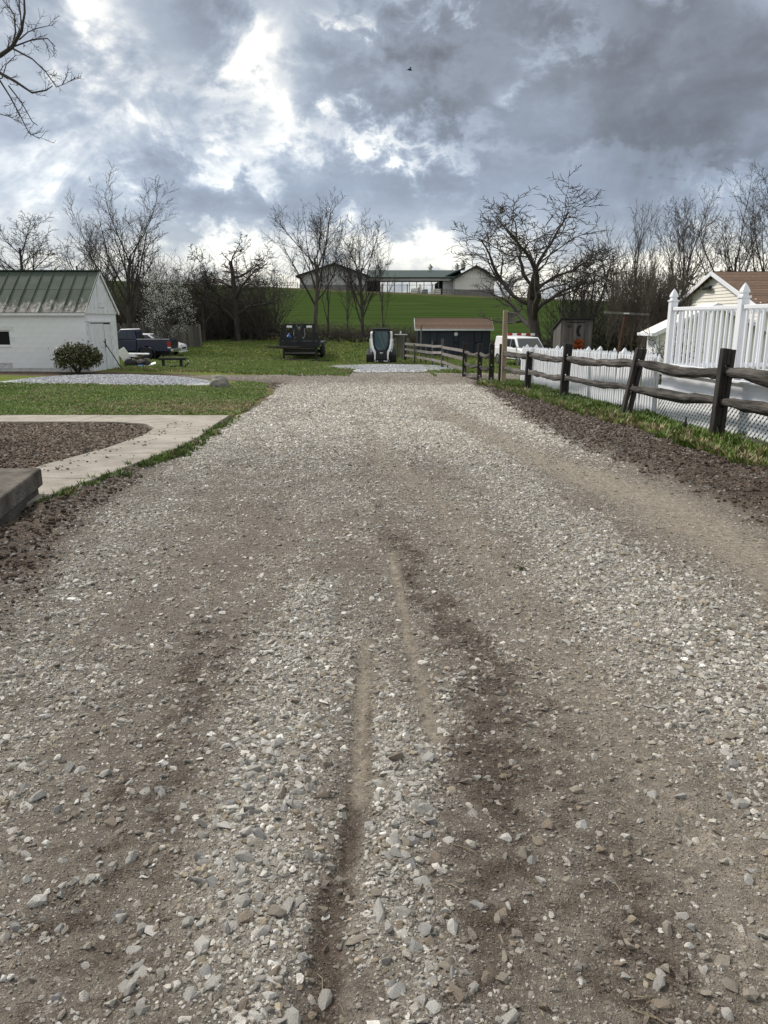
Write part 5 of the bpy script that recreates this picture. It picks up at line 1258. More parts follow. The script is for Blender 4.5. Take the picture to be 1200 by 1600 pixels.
# ------------------------------------------------------------------ outhouse, clothes pole
def outhouse():
    y = 32.0; x0, x1 = at(877, 520, y).x, at(925, 520, y).x; W = x1-x0; z = G((x0+x1)/2, y); t = thing('outhouse', 'grey weathered outhouse with a crescent moon cut in its door', 'outhouse', (x0, y, z))
    H = 1.58-z; HB = 1.18-z; D = 1.35
    n = 8
    for k in range(n):
        a = W*k/n; b = W*(k+1)/n-.008
        if 2 <= k < 6: MB().bb(a, b, 0, .03, 2.18, H).build('board', 'weathered', t)
        else: MB().bb(a, b, 0, .03, 0, H).build('board', 'weathered', t)
    d = MB().bb(W*.25, W*.75-.01, .03, .045, .04, 2.16).build('door', 'dark', t)
    for k in range(4):
        a = W*(.25+.125*k)+.003; MB().bb(a, a+W*.125-.008, .003, .03, .05, 2.15).build('door_board', 'weathered', d)
    # crescent, strap hinges
    cx, cz, r = W*.60, 1.83, .23; pts = [(cx+r*.62*math.cos(a), cz+r*math.sin(a)) for a in np.linspace(R(62), R(298), 16)]; pts += [(cx+.085+r*.47*math.cos(a), cz+r*.86*math.sin(a)) for a in np.linspace(R(270), R(90), 14)]
    MB().prism(pts, 'y', -.004, .002).build('crescent', 'dark', d)
    MB().prism([(W*.18, 2.0), (W*.20, 1.94), (W*.22, 1.95), (W*.36, 1.99), (W*.36, 2.03), (W*.22, 2.06), (W*.20, 2.08)], 'y', -.012, -.001).build('hinge', 'black_metal', d)
    for s, xx in ((0, -.004), (1, W+.004)):
        for k in range(7):
            a = D*k/7; b = D*(k+1)/7-.008; f = lambda q: H-(H-HB)*q/D
            MB().prism([(a+.03, 0), (b+.03, 0), (b+.03, f(b)), (a+.03, f(a))], 'x', xx-.012, xx+.012).build('board', 'weathered', t)
    MB().bb(0, W, D+.02, D+.04, 0, HB).build('rear_wall', 'weathered', t)
    MB().add([(-.08, -.12, H+.05), (W+.08, -.12, H+.05), (W+.08, D+.12, HB+.01), (-.08, D+.12, HB+.01), (-.08, -.12, H+.0), (W+.08, -.12, H+.0), (W+.08, D+.12, HB-.04), (-.08, D+.12, HB-.04)], [(0, 1, 2, 3), (7, 6, 5, 4), (0, 4, 5, 1), (1, 5, 6, 2), (2, 6, 7, 3), (3, 7, 4, 0)]).build('roof', 'dark_trim', t)
    p = thing('orange_wreath', 'rough orange decoration hung on the outhouse door below the moon', 'decoration', (x0+W*.58, y-.05, z+1.28))
    rs = np.random.RandomState(3); c = rs.uniform(-1, 1, (260, 3))*np.array((.17, .035, .2)); v, f = leaves(rs, c, .10, 0, .7); np_mesh('leaves', v, f, 'orange', p)
    MB().bb(-.16, .16, .02, .04, -.2, .2).build('backing', 'orange', p, jit=.02)
outhouse()
def clothes_pole():
    a = at(978, 491, 22); b0 = at(962, 575, 22); z = G(b0.x, 22); k = (a.z-z)/(a.z-b0.z); base = Vector((a.x+(b0.x-a.x)*k, 22, z))
    t = thing('clothes_pole', 'rusty leaning clothes pole with a wooden crossbar behind the pickets', 'pole', base)
    MB().tube([(0, 0, -.2), (a-base)*.5, a-base], [.045, .042, .04], 9).build('shaft', 'rust', t)
    l = at(945, 488, 22)-base; r = at(1014, 491.5, 22)-base; MB().bar(l, r, .055, .06).build('crossbar', 'fence_board', t)
    MB().box((a-base)+Vector((0, -.02, .02)), (.16, .07, .035)).build('bracket', 'chrome', t)
clothes_pole()

# ------------------------------------------------------------------ slate shed with brown roof
def slate_shed():
    y = 60.0; x0, x1 = at(653, 530, y).x, at(766, 530, y).x; z = G((x0+x1)/2, y+1)-.02; W = x1-x0; H = .93-z; HR = 1.66-z; D = 3.0
    t = thing('slate_shed', 'long dark blue-grey shed with brown roof and white eaves', 'shed', (x0, y, z))
    MB().bb(.03, W-.03, .03, D, -.3, H).build('wall', 'dark', t)
    n = 30
    for k in range(n):
        a = W*k/n; MB().bb(a, a+W/n-.010, 0, .03, -.2, H).build('siding_board', 'slate_siding', t)
    for s, xx in ((0, 0.0), (1, W-.03)):
        for k in range(12):
            a = D*k/12; b = a+D/12-.01; f = lambda q: H+(HR-H)*(1-abs(q-D/2)/(D/2))-.02
            poly = [(a, -.2), (b, -.2), (b, f(b)), (a, f(a))]; MB().prism(poly, 'x', xx, xx+.03).build('siding_board', 'slate_siding', t)
    for cx, w in ((W*.215, .62), (W*.525, .42), (W*.83, .62)):
        d = MB().bb(cx-w/2, cx+w/2, -.012, 0, -.1, H-.12).build('door', 'slate_siding', t)
        f = MB(); e = .07
        for zz0, zz1 in ((-.1, (H-.2)/2), ((H-.2)/2+.04, H-.12)):
            f.bb(cx-w/2, cx-w/2+e, -.03, -.012, zz0, zz1).bb(cx+w/2-e, cx+w/2, -.03, -.012, zz0, zz1).bb(cx-w/2+e, cx+w/2-e, -.03, -.012, zz0, zz0+e).bb(cx-w/2+e, cx+w/2-e, -.03, -.012, zz1-e, zz1)
        f.build('door_frame', 'dark_trim', d)
    MB().lathe([(.13, 0), (.15, -.03), (.09, -.05)], (W*.525, -.03, H-.42), 'y', 14).build('round_plaque', 'white_paint', t)
    ov = .22
    for s in (0, 1):
        nn = 9; yE = -ov if s == 0 else D+ov; zE = H-(HR-H)*ov/(D/2)
        for k in range(nn):
            u0, u1 = k/nn, (k+1)/nn+.02; y0, z0 = yE+(D/2-yE)*u0, zE+(HR-zE)*u0; y1, z1 = yE+(D/2-yE)*u1, zE+(HR-zE)*u1
            MB().add([(-ov, y0, z0+.06), (W+ov, y0, z0+.06), (W+ov, y1, z1+.045), (-ov, y1, z1+.045), (-ov, y0, z0+.02), (W+ov, y0, z0+.02), (W+ov, y1, z1+.02), (-ov, y1, z1+.02)], [(0, 1, 2, 3), (7, 6, 5, 4), (0, 4, 5, 1), (1, 5, 6, 2), (2, 6, 7, 3), (3, 7, 4, 0)]).build('shingle_course', 'brown_shingle', t)
        for xx in (-ov-.02, W+ov+.0): MB().bar((xx, yE, zE-.02), (xx, D/2, HR-.02), .03, .12).build('barge_board', 'white_paint', t)
    MB().bb(-ov, W+ov, -ov-.035, -ov-.005, H-.16, H-.035).build('fascia', 'white_paint', t)
slate_shed()

# ------------------------------------------------------------------ grey board fence behind the pickup
def board_fence():
    y = 58.0; xa, xb = at(176, 520, y).x, at(317, 520, y).x; t = thing('board_fence', 'weathered grey board fence standing behind the blue pickup', 'fence', (xa, y, 0)); w = .135; n = int((xb-xa)/w)
    ms = []
    for q in range(5):
        h = 1.62+.05*q; ms.append(MB().prism([(-w/2+.006, 0), (w/2-.006, 0), (w/2-.006, h-.05), (w/2-.03, h), (-w/2+.03, h), (-w/2+.006, h-.05)], 'y', -.012, .012).mesh('board', 'fence_board'))
    for k in range(n):
        x = k*w; z = G(xa+x, y); link_mesh('board', ms[rnd.randrange(5)], t, (x, rnd.uniform(-.012, .012), z-.05), (0, rnd.gauss(0, .012), 0))
    for hz in (.35, 1.25): MB().bar((0, .05, G(xa, y)+hz), ((n-1)*w, .05, G(xb, y)+hz), .05, .09).build('rail', 'fence_board', t)
    for k in range(0, n, 18): MB().bb(k*w-.05, k*w+.05, .08, .18, G(xa+k*w, y)-.2, G(xa+k*w, y)+1.75).build('post', 'fence_board', t)
board_fence()
def hedge_fence():
    t = thing('field_fence', 'dark post and rail fence below the tangled tree', 'fence', (-18, 64.5, 0)); o = Vector((-18, 64.5, 0)); pts = [Vector((x, 64.5, G(x, 64.5))) for x in (-15.2, -12.9, -10.6, -8.3)]
    for p in pts: MB().tube([p-o-Vector((0, 0, .2)), p-o+Vector((0, 0, 1.2))], .07, 6).build('post', 'post_wood', t)
    for i in range(3):
        for h in (.5, .95): rail(pts[i]-o+Vector((0, 0, h)), pts[i+1]-o+Vector((0, 0, h)), .06, 210+i*2+int(h), sag=.02).build('rail', 'rail_wood', t)
hedge_fence()

# ------------------------------------------------------------------ barn on the hill
def barn():
    Y = 200.0; zb = 8.0; t = thing('hill_barn', 'long pale barn with green metal roofs and cupolas on the hilltop', 'barn', (0, Y, zb))
    def gable_wing(xl, xr, xp, ze, zp, d, mwall, base_h, part, split=None):
        ze -= zb; zp -= zb
        MB().bb(xl, xr, 0, d, -3, base_h).build('stone_base', 'barn_stone', t)
        MB().bb(xl+.05, xr-.05, .05, d, base_h, split if split else ze).build('wall', mwall, t)
        if split: MB().bb(xl+.06, xr-.06, .06, d, split, ze).build('wall', 'barn_grey', t)
        k = 14
        for i in range(k):        # vertical siding sheets of the gable
            a = xl+(xr-xl)*i/k+.04; b = xl+(xr-xl)*(i+1)/k-.02; f = lambda x: ze+(zp-ze)*(1-(abs(x-xp)/(xp-xl if x < xp else xr-xp)))-.08
            if f(a) < ze+.02 and f(b) < ze+.02: continue
            poly = [(a, ze), (b, ze), (b, max(ze+.01, f(b)))]+([(xp, f(xp))] if a < xp < b else [])+[(a, max(ze+.01, f(a)))]; MB().prism(poly, 'y', .0, .3).build('gable_sheet', mwall, t)
        ov = .9
        for s in (-1, 1):
            e = xl-ov if s < 0 else xr+ov; zE = ze-(zp-ze)*ov/((xp-xl) if s < 0 else (xr-xp))
            MB().prism([(e, zE), (xp, zp), (xp, zp+.35), (e, zE+.35)], 'y', -ov, d+ov).build('roof', 'green_metal', t)
            MB().prism([(e, zE-.15), (xp, zp-.15), (xp, zp+.12), (e, zE+.12)], 'y', -ov-.1, -ov-.02).build('barge_board', 'dark_trim', t)
    gable_wing(-21.1, -4.4, -12.3, 12.2, 15.0, 22, 'barn_grey', 1.1+1.0, 0, split=None)
    gable_wing(17.6, 27.6, 22.9, 11.6, 14.45, 16, 'barn_cream', .95, 0)
    # stepped rear gable of the right wing
    MB().prism([(14.6, 3.6), (20.5, 6.25), (20.5, 6.6), (14.6, 3.95)], 'y', 2.2, 18).build('roof', 'green_metal', t)
    MB().bb(14.9, 17.6, 2.6, 12, -3, 3.6).build('wall', 'barn_grey', t)
    # stable between the wings: roof, header, posts, open through
    MB().prism([(1.2, 3.75), (12, 6.1), (12, 6.3), (1.2, 4.0)], 'x', -4.4, 20).build('roof', 'green_metal', t)
    MB().prism([(12, 6.1), (22, 3.75), (22, 4.0), (12, 6.3)], 'x', -4.4, 20).build('roof', 'green_metal', t)
    MB().bb(-4.4, 17.6, 1.6, 1.9, 3.15, 3.7).build('header', 'barn_grey', t)
    for k in range(9):
        x = -1.0+k*1.85; MB().bb(x-.09, x+.09, 2.0, 2.25, -2, 3.15).build('stall_post', 'barn_stone', t)
    for k in range(5):
        x = -.6+k*3.5; MB().bb(x-.12, x+.12, 20, 20.3, -3, 3.15).build('stall_post', 'barn_stone', t)
    MB().bb(-1, 13.8, 2.05, 2.15, 2.05, 2.15).build('stall_rail', 'barn_stone', t)
    MB().bb(-1, 13.8, 20.05, 20.15, .75, .9).build('stall_rail', 'barn_stone', t)
    for x0, x1 in ((-4.4, -1.1), (13.9, 17.5)): MB().bb(x0, x1, 3.2, 20, -2, 3.1).build('dark_bay_block', 'dark', t)  # solid dark block filling each end bay
    for x, y, s in ((-12.3, 4, 1.0), (-1.6, 12, .8), (12.2, 12, .85), (19.2, 12, .8), (20.2, 6, .95)):
        zt = (7.0 if x < -10 else 6.15 if x < 14 else 6.5)
        c = MB().bb(x-.55*s, x+.55*s, y-.55*s, y+.55*s, zt-.6, zt+.95*s).build('cupola', 'barn_cream', t)
        MB().bb(x-.4*s, x+.4*s, y-.57*s, y-.56*s, zt+.15, zt+.8*s).build('louvre', 'barn_grey', c)
        MB().lathe([(1.0*s, 0), (.6*s, .35*s), (.25*s, .75*s), (.02, 1.2*s)], (x, y, zt+.95*s), 'z', 4).build('cupola_roof', 'green_metal', c)
    MB().bb(17.3, 17.36, -1.0, -.94, -.3, 3.6).build('downspout', 'barn_cream', t)
barn()
for i, (px_, w, h, lab) in enumerate(((649, 2.4, 1.3, 'pale feed bin left of the centre in the open hilltop stable'), (656, .9, 1.9, 'tall narrow pale panel standing in the open hilltop stable'), (664, 1.6, 1.1, 'dark grey feed bin in the open hilltop stable'), (681, 2.6, 1.3, 'pale feed bin at the right end of the open hilltop stable'))):
    x = at(px_, 455, 199).x; b = thing('feed_bin', lab, 'bin', (x, 199.5, G(x, 199.5)))
    MB().prism([(-w/2, 0), (w/2, 0), (w/2*.9, h), (-w/2*.8, h*.85)], 'y', 0, 1.0).build('body', 'barn_stone' if i == 2 else 'barn_cream', b, bevel=.05); MB().bb(-w/2*.9, w/2*.9, -.06, 0, h*.3, h*.4).build('rim', 'barn_grey', b)
def hill_fence(name, label, x0, x1, y, n, m):
    t = thing(name, label, 'fence', (x0, y, 0))
    for k in range(n):
        x = x0+(x1-x0)*k/(n-1); z = G(x, y); MB().bb(x-x0-.07, x-x0+.07, -.07, .07, z-.3, z+1.35).build('post', m, t)
    for h in (.55, .95, 1.3):
        for k in range(n-1):
            xa = x0+(x1-x0)*k/(n-1); xb = x0+(x1-x0)*(k+1)/(n-1); MB().bar((xa-x0, -.09, G(xa, y)+h), (xb-x0, -.09, G(xb, y)+h), .04, .12).build('board', m, t)
hill_fence('hill_fence', 'pale board fence on the hilltop left of the barn', -44, -21.5, 199, 10, 'weathered_h')
hill_fence('hill_fence', 'low fence in the grass before the right barn wing', 12, 34, 188, 9, 'weathered_h')

# ------------------------------------------------------------------ vehicles
def wheel(parent, x, y, r, w, side, spokes=6, rim='chrome'):
    t = MB().lathe([(r*.62, -w/2), (r*.93, -w/2), (r, -w/2+.03), (r, w/2-.03), (r*.93, w/2), (r*.62, w/2)], (x, y, r), 'y', 26).build('tyre', 'black_rubber', parent, smooth=False)
    f = y+side*(w/2-.03); rm = MB().lathe([(r*.62, 0), (r*.60, side*.02), (r*.52, side*.022), (r*.50, -side*.03)], (x, f, r), 'y', 24)
    for k in range(spokes):
        a = 2*math.pi*k/spokes; rm.bar((x+math.cos(a)*r*.12, f+side*.01, r+math.sin(a)*r*.12), (x+math.cos(a)*r*.56, f+side*.012, r+math.sin(a)*r*.56), .075, .02, up=(0, 1, 0))
    rm.lathe([(r*.17, -side*.02), (r*.17, side*.03), (r*.10, side*.04)], (x, f, r), 'y', 14)
    rm.build('rim', rim, t)
def arch(cx, r, x0, x1, zb, n=10):
    """lower edge of a side panel with a wheel arch, left to right"""
    p = [(x0, zb)]
    for k in range(n+1):
        a = math.pi-math.pi*k/n; q = (cx+r*math.cos(a), .39+r*math.sin(a)); p.append((q[0], max(q[1], zb)))
    return p+[(x1, zb)]
def pickup():
    r = at(276, 545, 46); cx = r.x-2.95; y = 46.95; t = thing('pickup_truck', 'dark blue pickup truck parked beside the white shed', 'pickup truck', (cx, y, G(cx+1, y)-.01)); w = .92
    # front is -x
    body = MB()
    for s in (-1, 1):
        body.prism(arch(1.13, .47, .62, 2.56, .52)+[(2.56, 1.16), (2.50, 1.20), (.62, 1.20)], 'y', s*w, s*(w-.07))
    body.bb(.62, .68, -w+.07, w-.07, .52, 1.20).bb(.68, 2.5, -w+.07, w-.07, .58, .68); body.build('bed', 'navy_paint', t, bevel=.02, seg=3)
    MB().bb(2.505, 2.57, -w+.09, w-.09, .62, 1.18).build('tailgate', 'navy_paint', t, bevel=.02)
    for s in (-1, 1): MB().bb(.64, 2.56, s*w-.05 if s > 0 else s*w-.012, s*w+.012 if s > 0 else s*w+.05, 1.203, 1.235).build('bed_rail', 'black_metal' if s > 0 else 'chrome', t, bevel=.008)
    for s in (-1, 1):
        pts = [(1.13+.55*math.cos(a), .39+.53*math.sin(a)) for a in np.linspace(math.pi*1.02, -.02*math.pi, 14)]+[(1.13+.47*math.cos(a), .39+.46*math.sin(a)) for a in np.linspace(0, math.pi, 14)]
        MB().prism(pts, 'y', s*w, s*(w+.05)).build('wheel_flare', 'navy_paint', t, bevel=.012)
    cab = MB().prism([(-1.05, .50), (.60, .50), (.60, 1.20), (-1.05, 1.17)], 'y', -w, w).build('cab', 'navy_paint', t, bevel=.05, seg=3)
    g = MB(); b0, b1, t0, t1 = -1.0, .60, -.35, .42; wz = w-.03; wt = w-.17
    g.add([(b0, -wz, 1.17), (b1, -wz, 1.20), (b1, wz, 1.20), (b0, wz, 1.17), (t0, -wt, 1.74), (t1, -wt, 1.76), (t1, wt, 1.76), (t0, wt, 1.74)], [(0, 1, 5, 4), (1, 2, 6, 5), (2, 3, 7, 6), (3, 0, 4, 7), (4, 5, 6, 7), (3, 2, 1, 0)]); g.build('greenhouse', 'navy_paint', t, bevel=.06, seg=3)
    MB().add([(t0-.02, -wt+.02, 1.755), (t1-.02, -wt+.02, 1.775), (t1-.02, wt-.02, 1.775), (t0-.02, wt-.02, 1.755), (t0+.05, -wt+.1, 1.80), (t1-.08, -wt+.1, 1.81), (t1-.08, wt-.1, 1.81), (t0+.05, wt-.1, 1.80)], [(0, 1, 5, 4), (1, 2, 6, 5), (2, 3, 7, 6), (3, 0, 4, 7), (4, 5, 6, 7)]).build('roof', 'white_coat', t, smooth=True)
    def sidewin(x0, x1, x2, x3, s):
        def p(x, z):
            u = (z-1.17)/(1.75-1.17); return (x, s*(wz+(wt-wz)*u+.012), z)
        MB().add([p(x0, 1.24), p(x1, 1.24), p(x2, 1.68), p(x3, 1.68)], [(0, 1, 2, 3)]).build('side_window', 'dark_glass', t)
    for s in (-1, 1): sidewin(-.72, .02, .02, -.32, s); sidewin(.08, .42, .34, .08, s)
    MB().add([(b1+.005, -.66, 1.25), (b1+.005, .66, 1.25), (t1+.055, .6, 1.68), (t1+.055, -.6, 1.68)], [(0, 1, 2, 3)]).build('rear_window', 'dark_glass', t)
    MB().add([(b0-.02, -.76, 1.22), (b0-.02, .76, 1.22), (t0-.06, .66, 1.68), (t0-.06, -.66, 1.68)], [(0, 1, 2, 3)]).build('windscreen', 'dark_glass', t)
    hood = MB()
    hood.bb(-2.45, -1.06, -w+.07, w-.07, .45, 1.02).prism(arch(-1.68, .47, -2.62, -1.06, .5)+[(-1.06, 1.17), (-2.45, 1.04), (-2.62, .95)], 'y', -w, -w+.07).prism(arch(-1.68, .47, -2.62, -1.06, .5)+[(-1.06, 1.17), (-2.45, 1.04), (-2.62, .95)], 'y', w-.07, w)
    hood.add([(-2.6, -w+.07, .98), (-1.06, -w+.07, 1.16), (-1.06, w-.07, 1.16), (-2.6, w-.07, .98), (-2.6, -w+.07, .6), (-2.6, w-.07, .6)], [(0, 1, 2, 3), (0, 3, 5, 4)]); hood.build('hood', 'navy_paint', t, bevel=.02)
    for s in (-1, 1):
        for x in (-1.68, 1.13): wheel(t, x, s*(w-.10), .385, .25, s)
        d = MB().bb(-.98, .03, s*(w+.004)-.004, s*(w+.004)+.004, .56, 1.16).build('door', 'navy_paint', t, bevel=.003); MB().bb(-.18, -.02, s*(w+.025)-.014, s*(w+.025)+.014, 1.0, 1.04).build('handle', 'navy_paint', d)
        MB().box((-.8, s*(w+.12), 1.26), (.10, .2, .16)).build('mirror', 'black_metal', t, bevel=.03)
        l = MB().bb(2.40, 2.585, s*(w-.045)-.06, s*(w-.045)+.06, .78, 1.10).build('tail_light', 'red_lens', t, bevel=.012); MB().bb(2.42, 2.592, s*(w-.045)-.062, s*(w-.045)+.062, .70, .775).build('reverse_lens', 'white_coat', l)
        MB().bb(1.62, 1.64, s*(w-.1)-.12, s*(w-.1)+.12, .12, .5).build('mud_flap', 'black_rubber', t)
    MB().bb(2.56, 2.74, -w+.02, w-.02, .50, .66).build('rear_bumper', 'chrome', t, bevel=.03); MB().bb(2.58, 2.585, -.15, .15, .80, .95).build('tailgate_handle', 'black_metal', t)
    MB().bb(-2.72, -2.60, -w+.03, w-.03, .45, .68).build('front_bumper', 'chrome', t, bevel=.03); MB().bb(-2.3, 2.4, -.5, .5, .30, .52).build('chassis', 'black_metal', t)
pickup()
def sedan():
    x = at(284, 545, 50.5).x-2.3; y = 51.2; t = thing('white_car', 'white car parked behind the blue pickup', 'car', (x, y, G(x, y))); w = .88
    # front is +x
    lower = [(-2.2, .35), (2.15, .30), (2.28, .45), (2.24, .72), (1.75, .86), (.85, .95), (-1.7, 1.0), (-2.2, .92), (-2.28, .6)]
    MB().prism(lower, 'y', -w, w).build('body', 'white_coat', t, bevel=.09, seg=4, smooth=False)
    b = MB(); lo = [(.95, .93), (-1.55, .98)]; P = [(1.0, -w+.06, .92), (-1.75, -w+.06, .97), (-1.75, w-.06, .97), (1.0, w-.06, .92), (.12, -w+.22, 1.42), (-.95, -w+.22, 1.43), (-.95, w-.22, 1.43), (.12, w-.22, 1.42)]
    b.add(P, [(0, 1, 5, 4), (1, 2, 6, 5), (2, 3, 7, 6), (3, 0, 4, 7), (4, 5, 6, 7), (3, 2, 1, 0)]); b.build('cabin', 'white_coat', t, bevel=.07, seg=3)
    for s in (-1, 1):
        def p(xx, z):
            u = (z-.95)/(1.42-.95); return (xx, s*(w-.06-.16*u+.014), z)
        for q in (((.62, 1.0), (-.28, 1.0), (-.28, 1.35), (.14, 1.35)), ((-.36, 1.0), (-1.25, 1.0), (-.9, 1.35), (-.36, 1.35))): MB().add([p(*k) for k in q], [(0, 1, 2, 3)]).build('side_window', 'dark_glass', t)
    MB().add([(1.0, -w+.14, .97), (1.0, w-.14, .97), (.24, w-.28, 1.38), (.24, -w+.28, 1.38)], [(0, 1, 2, 3)]).build('windscreen', 'dark_glass', t)
    for s in (-1, 1):
        MB().add([(2.20, s*.78, .60), (2.26, s*.45, .60), (2.24, s*.45, .73), (2.02, s*.86, .76), (2.16, s*.885, .62)], [(0, 1, 2, 3, 4)]).build('headlight', 'dark_glass', t)
        for xx in (-1.35, 1.38): wheel(t, xx, s*(w-.11), .32, .2, s, 5)
    MB().bb(2.262, 2.29, -.5, .5, .47, .57).build('grille', 'dark_trim', t); MB().bb(2.15, 2.3, -w+.04, w-.04, .26, .34).build('bumper', 'white_coat', t, bevel=.02)
sedan()
def van():
    x, y = at(821, 560, 43.5).x, 44.2; t = thing('white_van', 'white van parked nose-on behind the end of the picket fence', 'van', (x, y, G(x, y)), R(14)); w = .92; t.scale = (.90, .95, .93)
    # front is -y, slightly turned
    MB().prism([(-1.95, .42), (-1.98, .85), (-1.55, 1.02), (-1.0, 1.10), (2.6, 1.10), (2.6, .42)], 'x', -w, w).build('body', 'white_coat', t, bevel=.07, seg=3)
    P = [(-w+.03, -1.05, 1.08), (w-.03, -1.05, 1.08), (w-.03, 2.58, 1.08), (-w+.03, 2.58, 1.08), (-w+.15, -.42, 1.70), (w-.15, -.42, 1.70), (w-.12, 2.5, 1.74), (-w+.12, 2.5, 1.74)]
    MB().add(P, [(0, 1, 5, 4), (1, 2, 6, 5), (2, 3, 7, 6), (3, 0, 4, 7), (4, 5, 6, 7), (3, 2, 1, 0)]).build('cabin', 'white_coat', t, bevel=.06, seg=3)
    MB().add([(-w+.13, -1.035, 1.14), (w-.13, -1.035, 1.14), (w-.24, -.49, 1.64), (-w+.24, -.49, 1.64)], [(0, 1, 2, 3)]).build('windscreen', 'dark_glass', t)
    for s in (-1, 1):
        for a in ((-.85, .05, .05, -.35), (.12, 1.2, 1.2, .12)):
            def p(yy, z):
                u = (z-1.08)/.63; return (s*(w-.03-.12*u+.016), yy, z)
            MB().add([p(a[0], 1.15), p(a[1], 1.15), p(a[2], 1.60), p(a[3], 1.60)], [(0, 1, 2, 3)]).build('side_window', 'dark_glass', t)
        MB().bb(s*.72-.16, s*.72+.16, -1.995, -1.93, .68, .84).build('headlight', 'chrome', t, bevel=.02); MB().box((s*(w+.1), -.8, 1.2), (.2, .10, .2)).build('mirror', 'black_metal', t, bevel=.03)
        for yy in (-1.2, 1.9):
            q = MB().lathe([(.22, -.11), (.34, -.11), (.35, -.08), (.35, .08), (.34, .11), (.22, .11)], (s*(w-.1), yy, .35), 'x', 22).build('tyre', 'black_rubber', t); MB().lathe([(.22, 0), (.19, .02*s), (.05, .03*s)], (s*(w+.0), yy, .35), 'x', 16).build('hubcap', 'chrome', q)
    MB().bb(-.5, .5, -2.0, -1.96, .64, .86).build('grille', 'dark_trim', t); MB().bb(-w, w, -2.06, -1.93, .40, .60).build('bumper', 'dark_trim', t, bevel=.03); MB().bb(-.2, .2, -2.075, -2.062, .44, .56).build('number_plate', 'white_paint', t)
    pl = thing('striped_plank', 'red and white striped plank lying on the white van roof', 'plank', (x-.05, y+1.4, G(x, y)+1.64), R(8))
    for k in range(7): MB().bb(-.95+k*.27, -.95+k*.27+.265, -.05, .05, 0, .13).build('stripe', 'red_lens' if k % 2 else 'white_paint', pl)
van()
def skid_steer():
    x, y = at(596, 569, 47.6).x, 48.0; t = thing('skid_steer', 'black and white tracked skid steer loader facing the camera', 'skid steer', (x, y, G(x, y)+.02)); k = .97
    for s in (-1, 1):
        xo = s*.71; w = .20
        tr = [(-.85, .30), (-.80, .12), (-.62, .0), (.62, .0), (.82, .14), (.92, .40), (.86, .66), (.68, .80), (.45, .82), (-.45, .62), (-.72, .52)]
        q = MB().prism(tr, 'x', xo-w, xo+w).build('track', 'black_rubber', t, bevel=.05, seg=3)
        for j in range(7):
            f = j/6; z = .05+f*.42; MB().box((xo, -.86-.0*f+.03*abs(f-.5), z), (2*w, .05, .035)).build('lug', 'black_rubber', q)
        # lift arm: rear tower, upper arm, knee, front leg
        MB().prism([(.95, .8), (1.25, .8), (1.22, 1.75), (.98, 1.80)], 'x', s*.56-.06, s*.56+.06).build('arm_tower', 'white_coat', t, bevel=.02)
        a = MB()
        a.add([(s*.53, 1.15, 1.62), (s*.67, 1.15, 1.62), (s*.67, 1.15, 1.84), (s*.53, 1.15, 1.84), (s*.535, -.62, 1.36), (s*.665, -.62, 1.36), (s*.665, -.62, 1.76), (s*.535, -.62, 1.76)], [(0, 1, 2, 3), (4, 7, 6, 5), (0, 4, 5, 1), (1, 5, 6, 2), (2, 6, 7, 3), (3, 7, 4, 0)])
        a.build('upper_arm', 'white_coat', t, bevel=.02)
        l = MB(); pts = [(s*.60, -.64, 1.40, .065), (s*.56, -.80, 1.10, .06), (s*.50, -.95, .80, .075), (s*.40, -1.02, .70, .075), (s*.385, -1.08, .45, .045), (s*.39, -1.10, .22, .04)]
        for (x0, y0, z0, r0), (x1, y1, z1, r1) in zip(pts[:-1], pts[1:]): l.bar((x0, y0, z0), (x1, y1, z1), r0*2, .14, up=(0, 1, 0), w2=r1*2)
        l.build('lift_leg', 'white_coat', t, bevel=.012)
        MB().tube([(s*.70, -.62, 1.42), (s*.66, -.9, .95), (s*.60, -1.0, .66)], .03, 8).build('cylinder', 'chrome', t)
        MB().tube([(s*.33, -1.02, .75), (s*.30, -1.1, .28)], .028, 8).build('tilt_cylinder', 'black_metal', t)
        MB().bb(s*.30-.055, s*.30+.055, -.66, -.62, 1.86, 1.95).build('work_light', 'white_coat', t, bevel=.01)
    MB().prism([(-.82, .20), (1.15, .25), (1.25, 1.2), (.9, 1.45), (-.5, .85), (-.82, .72)], 'x', -.50, .50).build('chassis', 'black_metal', t, bevel=.03)
    # cab: roll cage posts, roof, glazed front
    c = MB(); F = [(-.46, -.62, .80), (.46, -.62, .80), (.47, -.68, 1.95), (-.47, -.68, 1.95), (-.46, .72, .95), (.46, .72, .95), (.47, .72, 1.95), (-.47, .72, 1.95)]
    for i, j in ((0, 3), (1, 2), (4, 7), (5, 6), (2, 6), (3, 7), (6, 7)): c.bar(F[i], F[j], .09, .09)
    c.bar(F[3], F[2], .10, .14); c.build('cab_frame', 'black_metal', t, bevel=.015)
    MB().bb(-.50, .50, -.78, .78, 1.98, 2.05).build('cab_roof', 'black_metal', t, bevel=.03, seg=3)
    MB().add([(-.2, -.70, .72), (.2, -.70, .72), (.40, -.665, 1.05), (.40, -.69, 1.75), (.28, -.70, 1.90), (-.28, -.70, 1.90), (-.40, -.69, 1.75), (-.40, -.665, 1.05)], [tuple(range(8))]).build('windscreen', 'teal_glass', t)
    for s in (-1, 1): MB().add([(s*.48, -.55, 1.0), (s*.48, .65, 1.05), (s*.48, .65, 1.88), (s*.48, -.58, 1.88)], [(0, 1, 2, 3)]).build('side_screen', 'dark_glass', t)
    MB().bb(-.22, .22, -.2, .25, .95, 1.45).build('seat', 'dark_trim', t, bevel=.05); MB().tube([(-.02, -.718, 1.80), (.12, -.705, 1.30), (.26, -.70, .95)], .012, 5).build('wiper', 'black_metal', t)
